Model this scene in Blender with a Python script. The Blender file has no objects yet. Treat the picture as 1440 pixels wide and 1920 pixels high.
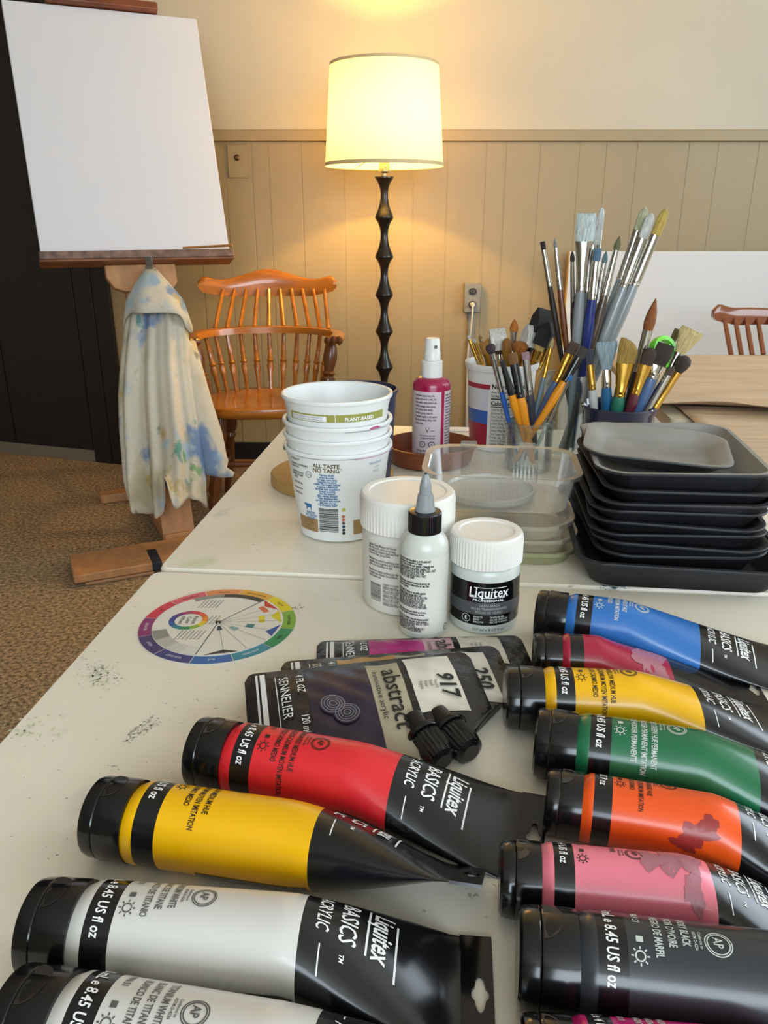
import bpy, bmesh, math, random
from math import sin, cos, pi, radians, sqrt, atan2
from mathutils import Matrix, Vector
random.seed(7)
C = bpy.context.scene.collection
SC = bpy.context.scene

# ------------------------------------------------------------------ camera
F, TH, CH, TZ = 1480.0, radians(20.2), 1.06, 0.74
cam = bpy.data.objects.new('camera', bpy.data.cameras.new('camera'))
C.objects.link(cam)
cam.location = (0, 0, CH)
cam.rotation_euler = (pi / 2 - TH, 0, 0)
cam.data.sensor_fit = 'VERTICAL'
cam.data.sensor_height = 36
cam.data.lens = F / 1920 * 36
cam.data.clip_start = 0.01
SC.camera = cam

# ------------------------------------------------------------------ world, light, exposure
w = bpy.data.worlds.new('world'); SC.world = w; w.use_nodes = True
bg = w.node_tree.nodes['Background']
bg.inputs[0].default_value = (0.75, 0.87, 1, 1); bg.inputs[1].default_value = 1.2
def area_light(name, loc, rot, sx, sy, energy, col):
    l = bpy.data.lights.new(name, 'AREA'); l.shape = 'RECTANGLE'; l.size = sx; l.size_y = sy
    l.energy = energy; l.color = col
    o = bpy.data.objects.new(name, l); C.objects.link(o); o.location = loc; o.rotation_euler = rot
    return o
area_light('window_daylight_right', (2.56, 1.4, 1.62), (0, radians(90), 0), 1.3, 1.9, 27, (0.78, 0.90, 1.0))
area_light('window_daylight_rear', (0.5, -2.26, 1.65), (radians(-90), 0, pi), 2.2, 1.3, 58, (0.78, 0.90, 1.0))
SC.view_settings.view_transform = 'Standard'
SC.view_settings.look = 'None'
SC.view_settings.gamma = 1
SC.view_settings.use_curve_mapping = False
SC.view_settings.exposure = 0.40

# ------------------------------------------------------------------ helpers
def PZ(px, py, z=TZ):             # the point of height z seen at a pixel of the photograph
    d = Vector(((px - 720) / F, cos(TH) + sin(TH) * (960 - py) / F, -sin(TH) + cos(TH) * (960 - py) / F))
    return Vector((0, 0, CH)) + d * ((z - CH) / d.z)
def PY(px, py, y):                # the point at distance y
    d = Vector(((px - 720) / F, cos(TH) + sin(TH) * (960 - py) / F, -sin(TH) + cos(TH) * (960 - py) / F))
    return Vector((0, 0, CH)) + d * (y / d.y)

def lin(c):
    if isinstance(c, str):
        c = [int(c[i:i + 2], 16) / 255 for i in (0, 2, 4)]
    return tuple((x / 12.92 if x <= 0.04045 else ((x + 0.055) / 1.055) ** 2.4) for x in c[:3]) + (1,)

MATS = {}
def mat(name, col, rough=0.5, metal=0.0, spec=0.5, var=None, bump=None, coat=0.0, trans=0.0, sss=0.0, alpha=None, stretch=(1, 1, 1), col2=None):
    if name in MATS: return MATS[name]
    m = bpy.data.materials.new(name); m.use_nodes = True
    nt = m.node_tree; b = nt.nodes['Principled BSDF']
    b.inputs['Base Color'].default_value = lin(col)
    b.inputs['Roughness'].default_value = rough; b.inputs['Metallic'].default_value = metal
    b.inputs['Specular IOR Level'].default_value = spec
    b.inputs['Coat Weight'].default_value = coat; b.inputs['Coat Roughness'].default_value = 0.06
    b.inputs['Transmission Weight'].default_value = trans
    if sss:
        b.inputs['Subsurface Weight'].default_value = sss; b.inputs['Subsurface Radius'].default_value = (0.01, 0.008, 0.006)
        b.inputs['Subsurface Scale'].default_value = 0.5
    if alpha is not None: b.inputs['Alpha'].default_value = alpha
    if var or bump:
        tc = nt.nodes.new('ShaderNodeTexCoord'); mp = nt.nodes.new('ShaderNodeMapping')
        mp.inputs['Scale'].default_value = stretch
        nt.links.new(tc.outputs['Object'], mp.inputs[0])
    if var:
        n = nt.nodes.new('ShaderNodeTexNoise'); n.inputs['Scale'].default_value = var[0]; n.inputs['Detail'].default_value = 6
        r = nt.nodes.new('ShaderNodeValToRGB')
        c = lin(col); k = var[1]
        r.color_ramp.elements[0].color = tuple(x * (1 - k) for x in c[:3]) + (1,) if col2 is None else lin(col2)
        r.color_ramp.elements[1].color = tuple(min(1, x * (1 + k)) for x in c[:3]) + (1,)
        r.color_ramp.elements[0].position = 0.32; r.color_ramp.elements[1].position = 0.68
        nt.links.new(mp.outputs[0], n.inputs[0]); nt.links.new(n.outputs[0], r.inputs[0])
        nt.links.new(r.outputs[0], b.inputs['Base Color'])
    if bump:
        n2 = nt.nodes.new('ShaderNodeTexNoise'); n2.inputs['Scale'].default_value = bump[0]; n2.inputs['Detail'].default_value = 4
        bp = nt.nodes.new('ShaderNodeBump'); bp.inputs['Strength'].default_value = bump[1]; bp.inputs['Distance'].default_value = bump[2]
        nt.links.new(mp.outputs[0], n2.inputs[0]); nt.links.new(n2.outputs[0], bp.inputs['Height'])
        nt.links.new(bp.outputs[0], b.inputs['Normal'])
    MATS[name] = m
    return m

def clear_mat(name, tint=(0.97, 0.98, 0.97), rough=0.04, base=0.06, body=0.0, bodycol='ffffff'):
    """thin clear plastic or glass: see-through sheet with a fresnel sheen"""
    if name in MATS: return MATS[name]
    m = bpy.data.materials.new(name); m.use_nodes = True; nt = m.node_tree
    for n in list(nt.nodes): nt.nodes.remove(n)
    out = nt.nodes.new('ShaderNodeOutputMaterial'); mix = nt.nodes.new('ShaderNodeMixShader')
    tr = nt.nodes.new('ShaderNodeBsdfTransparent'); tr.inputs[0].default_value = tuple(tint) + (1,)
    gl = nt.nodes.new('ShaderNodeBsdfGlossy'); gl.inputs['Roughness'].default_value = rough
    fr = nt.nodes.new('ShaderNodeFresnel'); fr.inputs['IOR'].default_value = 1.45
    ad = nt.nodes.new('ShaderNodeMath'); ad.operation = 'ADD'; ad.inputs[1].default_value = base; ad.use_clamp = True
    sc = nt.nodes.new('ShaderNodeMath'); sc.operation = 'MULTIPLY'; sc.inputs[1].default_value = 0.55
    nt.links.new(fr.outputs[0], sc.inputs[0]); nt.links.new(sc.outputs[0], ad.inputs[0]); nt.links.new(ad.outputs[0], mix.inputs[0])
    src = tr
    if body:
        df = nt.nodes.new('ShaderNodeBsdfDiffuse'); df.inputs[0].default_value = lin(bodycol)
        m2 = nt.nodes.new('ShaderNodeMixShader'); m2.inputs[0].default_value = body
        nt.links.new(tr.outputs[0], m2.inputs[1]); nt.links.new(df.outputs[0], m2.inputs[2]); src = m2
    nt.links.new(src.outputs[0], mix.inputs[1]); nt.links.new(gl.outputs[0], mix.inputs[2])
    nt.links.new(mix.outputs[0], out.inputs[0])
    MATS[name] = m
    return m

class G:                          # collects geometry for ONE mesh object
    def __init__(s): s.v = []; s.f = []; s.m = []
    def add(s, vf, mi=0, M=None):
        k = len(s.v); v, f = vf
        s.v += [tuple(M @ Vector(p)) for p in v] if M is not None else [tuple(p) for p in v]
        s.f += [tuple(i + k for i in q) for q in f]; s.m += [mi] * len(f) if not isinstance(mi, list) else mi
        return s

def box(x0, x1, y0, y1, z0, z1):
    v = [(x, y, z) for x in (x0, x1) for y in (y0, y1) for z in (z0, z1)]
    return v, [(0, 1, 3, 2), (4, 6, 7, 5), (0, 4, 5, 1), (2, 3, 7, 6), (0, 2, 6, 4), (1, 5, 7, 3)]
def cbox(c, s): return box(c[0] - s[0] / 2, c[0] + s[0] / 2, c[1] - s[1] / 2, c[1] + s[1] / 2, c[2] - s[2] / 2, c[2] + s[2] / 2)
def loops(rs, cap0=True, cap1=True, close=False):
    n = len(rs[0]); v = [p for r in rs for p in r]; f = []
    K = len(rs)
    for i in range(K if close else K - 1):
        j = (i + 1) % K
        for a in range(n):
            b = (a + 1) % n; f.append((i * n + a, i * n + b, j * n + b, j * n + a))
    if not close:
        if cap0: f.append(tuple(range(n - 1, -1, -1)))
        if cap1: f.append(tuple((K - 1) * n + a for a in range(n)))
    return v, f
def lathe(prof, seg=32, cap0=True, cap1=True):
    return loops([[(r * cos(2 * pi * a / seg), r * sin(2 * pi * a / seg), z) for a in range(seg)] for r, z in prof], cap0, cap1)
def loft(rs, seg=12, cap0=True, cap1=True):          # (z, rx, ry[, cx, cy])
    L = []
    for r in rs:
        cx, cy = (r[3], r[4]) if len(r) > 3 else (0, 0)
        L.append([(cx + r[1] * cos(2 * pi * a / seg), cy + r[2] * sin(2 * pi * a / seg), r[0]) for a in range(seg)])
    return loops(L, cap0, cap1)
def sweep(path, rad, seg=10, cap=True, flat=1.0):
    path = [Vector(p) for p in path]; L = []
    t0 = (path[1] - path[0]).normalized()
    nrm = t0.cross(Vector((0, 0, 1)))
    if nrm.length < 1e-3: nrm = t0.cross(Vector((0, 1, 0)))
    nrm.normalize()
    for i, p in enumerate(path):
        t = (path[min(i + 1, len(path) - 1)] - path[max(i - 1, 0)]).normalized()
        nrm = (nrm - t * nrm.dot(t)).normalized(); b = t.cross(nrm)
        r = rad[i] if isinstance(rad, (list, tuple)) else rad
        L.append([tuple(p + nrm * (r * cos(2 * pi * a / seg)) + b * (r * flat * sin(2 * pi * a / seg))) for a in range(seg)])
    return loops(L, cap, cap)
def rrect(wd, dp, r, n=5):
    pts = []
    for cx, cy, a0 in ((wd / 2 - r, dp / 2 - r, 0), (-wd / 2 + r, dp / 2 - r, 90), (-wd / 2 + r, -dp / 2 + r, 180), (wd / 2 - r, -dp / 2 + r, 270)):
        for k in range(n + 1):
            a = radians(a0 + 90 * k / n); pts.append((cx + r * cos(a), cy + r * sin(a)))
    return pts
def rrloft(rs, n=5, cap0=True, cap1=True): return loops([[(x, y, z) for x, y in rrect(wd, dp, r, n)] for wd, dp, r, z in rs], cap0, cap1)
def prism(poly, z0, z1):
    return loops([[(x, y, z0) for x, y in poly], [(x, y, z1) for x, y in poly]])

def obj(name, g, mats, parent=None, bev=0, ang=35, flat=False, sub=0, loc=None, solid=0):
    if not isinstance(mats, (list, tuple)): mats = [mats]
    if isinstance(g, tuple): g = G().add(g)
    me = bpy.data.meshes.new(name); me.from_pydata(g.v, [], g.f)
    for m in mats: me.materials.append(m)
    if len(mats) > 1: me.polygons.foreach_set('material_index', g.m)
    if not flat:
        me.polygons.foreach_set('use_smooth', [True] * len(me.polygons))
        me.set_sharp_from_angle(angle=radians(ang))
    me.update()
    o = bpy.data.objects.new(name, me); C.objects.link(o)
    if parent: o.parent = parent
    if loc is not None: o.location = loc
    if solid:
        s = o.modifiers.new('solid', 'SOLIDIFY'); s.thickness = solid; s.offset = 0
    if bev:
        b = o.modifiers.new('bevel', 'BEVEL'); b.width = bev; b.segments = 2; b.limit_method = 'ANGLE'; b.angle_limit = radians(50)
    if sub:
        s = o.modifiers.new('sub', 'SUBSURF'); s.levels = sub; s.render_levels = sub
    return o
def tag(o, label, cat, group=None):
    o['label'] = label; o['category'] = cat
    if group: o['group'] = group
    return o
def thing(name, label, cat, loc=(0, 0, 0), rotz=0, group=None, rot=None):
    o = bpy.data.objects.new(name, None); C.objects.link(o)
    o.empty_display_size = 0.05
    o.location = loc; o.rotation_euler = (0, 0, rotz)
    if rot is not None: o.rotation_mode = 'QUATERNION'; o.rotation_quaternion = rot
    return tag(o, label, cat, group)
def struct(name, g, m, parent=None, **k):
    o = obj(name, g, m, parent, **k)
    if not parent: o['kind'] = 'structure'
    return o

# lettering: a flat mesh of a text line, laid on any surface through a map (u, v) -> point
TCACHE = {}
def text_geo(s, size=1.0, cond=1.0, bold=0.0, shear=0.0, align='LEFT', res=2):
    key = (s, bold, shear, align, res)
    if key not in TCACHE:
        cu = bpy.data.curves.new('lettering', 'FONT'); cu.body = s; cu.size = 1; cu.offset = bold; cu.shear = shear
        cu.resolution_u = res; cu.align_x = align; cu.fill_mode = 'FRONT' if hasattr(cu, 'fill_mode') and False else cu.fill_mode
        o = bpy.data.objects.new('lettering', cu)
        me = o.to_mesh()
        TCACHE[key] = ([(p.co.x, p.co.y) for p in me.vertices], [tuple(p.vertices) for p in me.polygons])
        o.to_mesh_clear(); bpy.data.objects.remove(o); bpy.data.curves.remove(cu)
    v, f = TCACHE[key]
    return [(x * size * cond, y * size) for x, y in v], f
def put(g, vf, fn, mi=0, u=0, v=0, cut=0):
    """lay flat geometry on a surface; cut > 0 slices it in strips so that it can bend"""
    vs, fs = vf
    if cut and vs:
        bm = bmesh.new(); bv = [bm.verts.new((x, y, 0)) for x, y in vs]
        for q in fs:
            try: bm.faces.new([bv[i] for i in q])
            except ValueError: pass
        lo, hi = min(p[0] for p in vs), max(p[0] for p in vs)
        k = math.ceil(lo / cut) * cut
        while k < hi:
            bmesh.ops.bisect_plane(bm, geom=bm.verts[:] + bm.edges[:] + bm.faces[:], plane_co=(k, 0, 0), plane_no=(1, 0, 0)); k += cut
        bm.verts.index_update()
        vs = [(p.co.x, p.co.y) for p in bm.verts]; fs = [tuple(p.index for p in q.verts) for q in bm.faces]; bm.free()
    g.add(([fn(x + u, y + v) for x, y in vs], fs), mi)
def rect(u0, u1, v0, v1, n=1):
    vs = []; fs = []
    for i in range(n + 1):
        x = u0 + (u1 - u0) * i / n; vs += [(x, v0), (x, v1)]
        if i: k = 2 * i; fs.append((k - 2, k, k + 1, k - 1))
    return vs, fs
def disc(cx, cy, r, n=20, r0=0.0):
    if r0:
        vs = []; fs = []
        for i in range(n):
            a = 2 * pi * i / n; vs += [(cx + r0 * cos(a), cy + r0 * sin(a)), (cx + r * cos(a), cy + r * sin(a))]
        for i in range(n): j = (i + 1) % n; fs.append((2 * i, 2 * i + 1, 2 * j + 1, 2 * j))
        return vs, fs
    return [(cx + r * cos(2 * pi * i / n), cy + r * sin(2 * pi * i / n)) for i in range(n)], [tuple(range(n))]
def T(*a): return Matrix.Translation(a)
def RX(a): return Matrix.Rotation(radians(a), 4, 'X')
def RY(a): return Matrix.Rotation(radians(a), 4, 'Y')
def RZ(a): return Matrix.Rotation(radians(a), 4, 'Z')
def basis(o, x, y, z):
    return Matrix(((x[0], y[0], z[0], o[0]), (x[1], y[1], z[1], o[1]), (x[2], y[2], z[2], o[2]), (0, 0, 0, 1)))

# ------------------------------------------------------------------ materials
M_white = mat('white_plastic', 'e2e1dc', 0.32, spec=0.5)
M_lid = mat('white_ribbed_lid', 'e8e5dd', 0.38)
M_black = mat('black_gloss_plastic', '0c0c0d', 0.16, spec=0.6)
M_cap = mat('black_cap_plastic', '111113', 0.17, spec=0.55, var=(30, 0.3))
M_capl = mat('black_cap_flat', '26262a', 0.22)
M_ink = mat('black_ink', '161616', 0.5)
M_inkgrey = mat('grey_ink', '5a5854', 0.5)
M_wink = mat('white_ink', 'f0f0ee', 0.4)
M_chair = mat('honey_maple', 'ad681c', 0.25, var=(6, 0.25), coat=0.5, stretch=(1, 1, 6))
M_chairdk = mat('dark_maple', '6a3a17', 0.3, var=(6, 0.2), coat=0.4)
M_easel = mat('easel_beech', 'bd8a5e', 0.45, var=(4, 0.14), stretch=(10, 10, 1.5))
M_silver = mat('nickel_ferrule', 'b9b6ae', 0.2, metal=1.0, bump=(90, 0.1, 0.001))
M_gold = mat('brass_ferrule', 'c79b45', 0.25, metal=1.0)
M_lamp = mat('dark_bronze_pole', '16120e', 0.3, spec=0.5, coat=0.2)

# ------------------------------------------------------------------ the room
D = 3.55
RAIL = 1.366
carpet = mat('brown_carpet', 'c4a885', 0.95, spec=0.1, var=(95, 0.65), bump=(190, 1.0, 0.02))
def build_room():
    struct('floor', box(-4.0, 2.62, -2.32, 5.2, -0.05, 0), carpet)
    wallm = mat('cream_wall_paint', 'd1c8b3', 0.6, var=(3, 0.03), bump=(60, 0.05, 0.002))
    pm = mat('beige_panel_paint', 'aa9873', 0.42, var=(2, 0.03), bump=(25, 0.06, 0.002))
    # back wall with its panelled lower part
    wb = struct('wall_back', box(-1.22, 2.62, D + 0.008, D + 0.12, 0, 2.5), wallm)
    struct('panel_backing', box(-1.22, 2.62, D - 0.0024, D + 0.007, 0.10, RAIL), pm, wb)
    gr = [-1.22, -1.05, -0.93, -0.78, -0.655, -0.5453, -0.4755, -0.3403, -0.165, -0.033, 0.12, 0.26, 0.4188, 0.50, 0.64, 0.80, 0.91, 1.0361, 1.2466, 1.3664, 1.5321, 1.70, 1.80, 1.95, 2.1, 2.27, 2.42, 2.62]
    for a, b in zip(gr[:-1], gr[1:]):
        struct('panel', box(a + 0.0024, b - 0.0024, D - 0.004, D - 0.0025, 0.10, RAIL), pm, wb, bev=0.0007)
    t = struct('trim_1', box(-1.22, 2.62, D - 0.022, D + 0.01, RAIL, RAIL + 0.044), pm, bev=0.004)
    t['label'] = 'beige chair rail along the back wall'
    struct('baseboard_back', box(-1.22, 2.62, D - 0.012, D + 0.01, 0.0, 0.10), mat('black_vinyl_base', '15151a', 0.4), bev=0.003)
    struct('trim_2', box(-1.2, 2.62, D - 0.03, D - 0.0125, 0.0, 0.022), mat('wood_shoe', '9a6a3c', 0.4), bev=0.005)
    struct('wall_left', box(-4.1, -4.0, -2.32, 5.2, 0, 2.5), wallm)
    struct('wall_alcove', box(-4.0, -1.10, 5.1, 5.2, 0, 2.5), wallm)
    struct('wall_alcove_side', box(-1.205, -1.10, D + 0.12, 5.1, 0, 2.5), wallm)
    # right wall with a window opening, rear wall with one
    gx = G()
    y0, y1, z0, z1 = 0.45, 2.35, 0.97, 2.27
    for a in (box(2.62, 2.74, -2.44, y0, 0, 2.5), box(2.62, 2.74, y1, 3.67, 0, 2.5), box(2.62, 2.74, y0, y1, 0, z0), box(2.62, 2.74, y0, y1, z1, 2.5)): gx.add(a)
    struct('wall_right', gx, wallm)
    gx = G(); x0, x1, z0, z1 = -0.6, 1.6, 1.0, 2.3
    for a in (box(-4.1, x0, -2.44, -2.32, 0, 2.5), box(x1, 2.62, -2.44, -2.32, 0, 2.5), box(x0, x1, -2.44, -2.32, 0, z0), box(x0, x1, -2.44, -2.32, z1, 2.5)): gx.add(a)
    struct('wall_front', gx, wallm)
    struct('ceiling', box(-4.1, 2.74, -2.44, 5.2, 2.5, 2.6), mat('white_ceiling', 'e4dfd4', 0.8))
    fm = mat('white_window_frame', 'e6e4de', 0.4)
    g1 = G()
    for a in (box(2.60, 2.66, 0.43, 0.48, 0.95, 2.29), box(2.60, 2.66, 2.32, 2.37, 0.95, 2.29), box(2.60, 2.66, 0.48, 2.32, 0.95, 1.0), box(2.60, 2.66, 0.48, 2.32, 2.24, 2.29), box(2.61, 2.65, 1.38, 1.42, 1.0, 2.24)): g1.add(a)
    struct('window_1', g1, fm)
    g1 = G()
    for a in (box(-0.62, -0.57, -2.36, -2.30, 0.98, 2.32), box(1.57, 1.62, -2.36, -2.30, 0.98, 2.32), box(-0.57, 1.57, -2.36, -2.30, 0.98, 1.03), box(-0.57, 1.57, -2.36, -2.30, 2.27, 2.32), box(0.48, 0.52, -2.35, -2.31, 1.03, 2.27)): g1.add(a)
    struct('window_2', g1, fm)
build_room()

# ------------------------------------------------------------------ furniture
def table_top(g, o, u, v, wd, dp, z, th=0.02):
    M = basis((o[0], o[1], z), (u[0], u[1], 0), (v[0], v[1], 0), (0, 0, 1)); g.add(rrloft([(wd, dp, 0.012, -th), (wd, dp, 0.012, 0)], 4), 0, M @ T(wd / 2, -dp / 2, 0))
    return M
def white_top_mat():
    m = mat('painted_table_top', 'ece4d2', 0.36, var=(5, 0.03), bump=(40, 0.05, 0.001))
    nt = m.node_tree; b = nt.nodes['Principled BSDF']
    tc = nt.nodes.new('ShaderNodeTexCoord')
    base = b.inputs['Base Color'].links[0].from_socket
    # worn paint specks, pale green smears and grey scuffs with shapes of their own
    def layer(base, scale, lo, hi, col, amt, big=None, sx=(1, 1, 1)):
        mp = nt.nodes.new('ShaderNodeMapping'); mp.inputs['Scale'].default_value = sx
        nt.links.new(tc.outputs['Object'], mp.inputs[0])
        n = nt.nodes.new('ShaderNodeTexNoise'); n.inputs['Scale'].default_value = scale; n.inputs['Detail'].default_value = 5
        nt.links.new(mp.outputs[0], n.inputs[0])
        r = nt.nodes.new('ShaderNodeMapRange'); r.inputs[1].default_value = lo; r.inputs[2].default_value = hi; r.inputs[4].default_value = amt
        nt.links.new(n.outputs[0], r.inputs[0]); fac = r.outputs[0]
        if big:
            n2 = nt.nodes.new('ShaderNodeTexNoise'); n2.inputs['Scale'].default_value = big[0]; n2.inputs['Detail'].default_value = 1
            nt.links.new(tc.outputs['Object'], n2.inputs[0])
            r2 = nt.nodes.new('ShaderNodeMapRange'); r2.inputs[1].default_value = big[1]; r2.inputs[2].default_value = big[1] + 0.06
            nt.links.new(n2.outputs[0], r2.inputs[0])
            ml = nt.nodes.new('ShaderNodeMath'); ml.operation = 'MULTIPLY'; nt.links.new(fac, ml.inputs[0]); nt.links.new(r2.outputs[0], ml.inputs[1]); fac = ml.outputs[0]
        mx = nt.nodes.new('ShaderNodeMixRGB'); mx.inputs[2].default_value = lin(col)
        nt.links.new(fac, mx.inputs[0]); nt.links.new(base, mx.inputs[1])
        return mx.outputs[0]
    base = layer(base, 260, 0.68, 0.72, '6a6a5c', 0.6, (7, 0.56))
    base = layer(base, 28, 0.64, 0.76, '9fa49c', 0.35, (9, 0.52), (1, 0.5, 1))
    base = layer(base, 14, 0.66, 0.75, 'b9c79a', 0.5, (4, 0.55))
    base = layer(base, 60, 0.70, 0.75, '8a6f62', 0.6, (11, 0.56), (0.4, 1, 1))
    nt.links.new(base, b.inputs['Base Color'])
    return m
M_top = white_top_mat()
U2, V2 = (0.9951, -0.0993), (0.0993, 0.9951)
M_edge = mat('table_edge_band', 'cabfa6', 0.4)
M_leg = mat('grey_steel_leg', '6a6a6c', 0.35, metal=0.8)
def white_table(label, corner, wd, dp, z, nm='white_table'):
    t = thing(nm, label, 'table', (corner[0], corner[1], 0), atan2(U2[1], U2[0]), 'white painted work tables')
    g = G().add(rrloft([(wd, dp, 0.010, z - 0.022), (wd, dp, 0.010, z - 0.003), (wd - 0.004, dp - 0.004, 0.009, z)], 4), 0, T(wd / 2, -dp / 2, 0))
    obj('tabletop', g, M_top, t)
    obj('apron', G().add(box(0.06, wd - 0.06, -dp + 0.06, -dp + 0.08, z - 0.07, z - 0.0225)).add(box(0.06, wd - 0.06, -0.08, -0.06, z - 0.07, z - 0.0225)), M_edge, t)
    for x in (0.10, wd - 0.1):
        for y in (-0.09, -dp + 0.09):
            obj('leg', sweep([(x, y, z - 0.023), (x, y, 0.0)], 0.0135, 10), M_leg, t)
    return t
white_table('near white painted table with scuffs, tubes of paint on it', (-0.2254, 0.7035), 1.5, 0.76, TZ)
NEAR = bpy.data.objects['white_table']
def table_marks():
    rnd = random.Random(21); co, si = U2
    def loc(px, py):
        p = PZ(px, py) - Vector((-0.2254, 0.7035, 0)); return (p.x * U2[0] + p.y * U2[1], -p.x * U2[1] + p.y * U2[0])
    def flecks(name, pts, col, size):
        g = G()
        for px, py in pts:
            x, y = loc(px, py); a = rnd.uniform(0, pi); l, w_ = rnd.uniform(.4, 1.3) * size, rnd.uniform(.2, .5) * size
            c, s = cos(a), sin(a)
            g.add(([(x + u * c - v * s, y + u * s + v * c, TZ + .00025) for u, v in ((-l, 0), (0, -w_), (l, w_ * .4), (0, w_))], [(0, 1, 2, 3)]))
        o = obj(name, g, mat('fleck_' + col, col, .6), NEAR, flat=True); o['kind'] = 'stuff'
    def cloud(cx, cy, sx, sy, n): return [(rnd.gauss(cx, sx), rnd.gauss(cy, sy)) for _ in range(n)]
    flecks('worn_specks', cloud(188, 1262, 16, 13, 55) + cloud(150, 1235, 10, 8, 20) + [(165 + k * 4 + rnd.gauss(0, 2), 1246 + k * 1.6 + rnd.gauss(0, 2)) for k in range(14)] + cloud(225, 1273, 6, 3, 8) + cloud(182, 1182, 5, 6, 10), '6a6f58', .0009)
    flecks('pale_scuffs', cloud(188, 1268, 16, 12, 60) + cloud(55, 1365, 25, 10, 30), 'cfd4b4', .0022)
    flecks('grey_scuffs', [(300 - k * 1.5 + rnd.gauss(0, 2), 1352 + k * 0.9 + rnd.gauss(0, 3)) for k in range(45)] + [(240 + k * 1.2, 1378 - k * 0.8 + rnd.gauss(0, 3)) for k in range(40)], 'b3b2a2', .0014)
    flecks('paint_specks', cloud(214, 1438, 4, 3, 6) + [(rnd.uniform(20, 330), rnd.uniform(1280, 1640)) for _ in range(36)] + [(rnd.uniform(500, 980), rnd.uniform(1100, 1260)) for _ in range(20)], '57524a', .0008)
    flecks('blue_smear', cloud(1152, 1100, 14, 5, 70), '8fb4c4', .0020)
    flecks('brown_dab', cloud(560, 1140, 8, 3, 20), '8a7468', .0012)
table_marks()
white_table('far white painted table with stacked buckets and brush cups on it', (-0.2215, 0.7085 + 0.605), 1.5, 0.60, TZ - 0.0005)
bpy.data.objects['white_table.001'].location = (-0.2239 + 0.0993 * 0.605, 0.7063 + 0.9951 * 0.605, 0)

def kraft():
    t = thing('paper_covered_table', 'table covered in brown kraft paper behind the brush cups', 'table', (0.50, 1.345, 0), radians(-5.7))
    km = mat('kraft_paper', 'c9b092', 0.65, var=(7, 0.10), bump=(5, 0.35, 0.02), stretch=(1, 6, 1))
    wd, dp = 1.5, 0.68
    obj('tabletop', G().add(rrloft([(wd, dp, 0.01, TZ - 0.025), (wd, dp, 0.01, TZ - 0.003)], 4), 0, T(wd / 2, dp / 2, 0)), M_edge, t)
    for x in (0.1, wd - 0.1):
        for y in (0.09, dp - 0.09):
            obj('leg', sweep([(x, y, TZ - 0.026), (x, y, 0)], 0.0135, 10), M_leg, t)
    # upper sheet: wrinkled, its near edge lifting off
    def sheet(name, label, x0, x1, y0, y1, zb, lift, seed):
        random.seed(seed); n, k = 60, 44; v = []; f = []
        for j in range(k + 1):
            for i in range(n + 1):
                x = x0 + (x1 - x0) * i / n; s = j / k
                yy = y0 + 0.02 * sin(x * 9 + seed) + 0.012 * sin(x * 23)
                y = yy + (y1 - yy) * s
                z = zb + (0.0022 if seed == 3 else 0.0009) * (1 + sin(y * 70 + 3 * sin(x * 5 + seed)) * sin(x * 11 + y * 13)) + lift(x, y - yy)
                v.append((x, y, z))
        for j in range(k):
            for i in range(n):
                a = j * (n + 1) + i; f.append((a, a + 1, a + n + 2, a + n + 1))
        o = obj(name, (v, f), km, solid=0.0006, ang=80); o.rotation_euler = (0, 0, radians(-5.7)); o.location = (0.50, 1.345, 0)
        return tag(o, label, 'paper')
    sheet('kraft_paper', 'upper sheet of brown kraft paper with a curling near edge', -0.02, 1.5, 0.03, 0.675, TZ + 0.0048, lambda x, d: 0.018 * max(0, 1 - d / 0.07) ** 1.5 * (0.45 + 0.55 * sin(x * 6 + 0.4)), 3)
    sheet('kraft_paper', 'lower sheet of brown kraft paper reaching towards the trays', 0.03, 1.5, -0.30, 0.10, TZ + 0.0005, lambda x, d: 0.0, 5)
kraft()

def cabinet():
    a, b = Vector((-1.262, 3.532)), Vector((-2.62, 3.958))
    d = (a - b).normalized(); nrm = Vector((-d.y, d.x))        # pointing away from the camera
    M = basis((b.x, b.y, 0), (d.x, d.y, 0), (nrm.x, nrm.y, 0), (0, 0, 1)); wd = (a - b).length
    t = thing('tall_cabinet', 'tall black-brown cabinet standing behind the easel', 'cabinet', (b.x, b.y, 0), atan2(d.y, d.x))
    m1 = mat('black_brown_laminate', '251d1c', 0.42, var=(3, 0.08)); m2 = mat('grey_kick_strip', '857869', 0.5)
    obj('carcass', G().add(box(0, wd, 0.022, 0.10, 0.0, 2.3)), m1, t, bev=0.003)
    obj('door', G().add(box(0.01, wd / 2 + 0.17, 0, 0.02, 0.06, 2.28)), m1, t, bev=0.003)
    obj('door', G().add(box(wd / 2 + 0.175, wd - 0.10, 0, 0.02, 0.06, 2.28)), m1, t, bev=0.003)
    obj('stile', G().add(box(wd - 0.094, wd - 0.002, -0.004, 0.02, 0.0, 2.28)), m1, t, bev=0.003)
    obj('side_panel', G().add(box(wd + 0.001, wd + 0.085, -0.004, 0.014, 0.0, 2.28)), m1, t, bev=0.003)
    obj('kick_strip', G().add(box(0.01, wd - 0.1, 0.002, 0.0215, 0.0, 0.055)), m2, t, bev=0.002)
cabinet()

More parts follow.
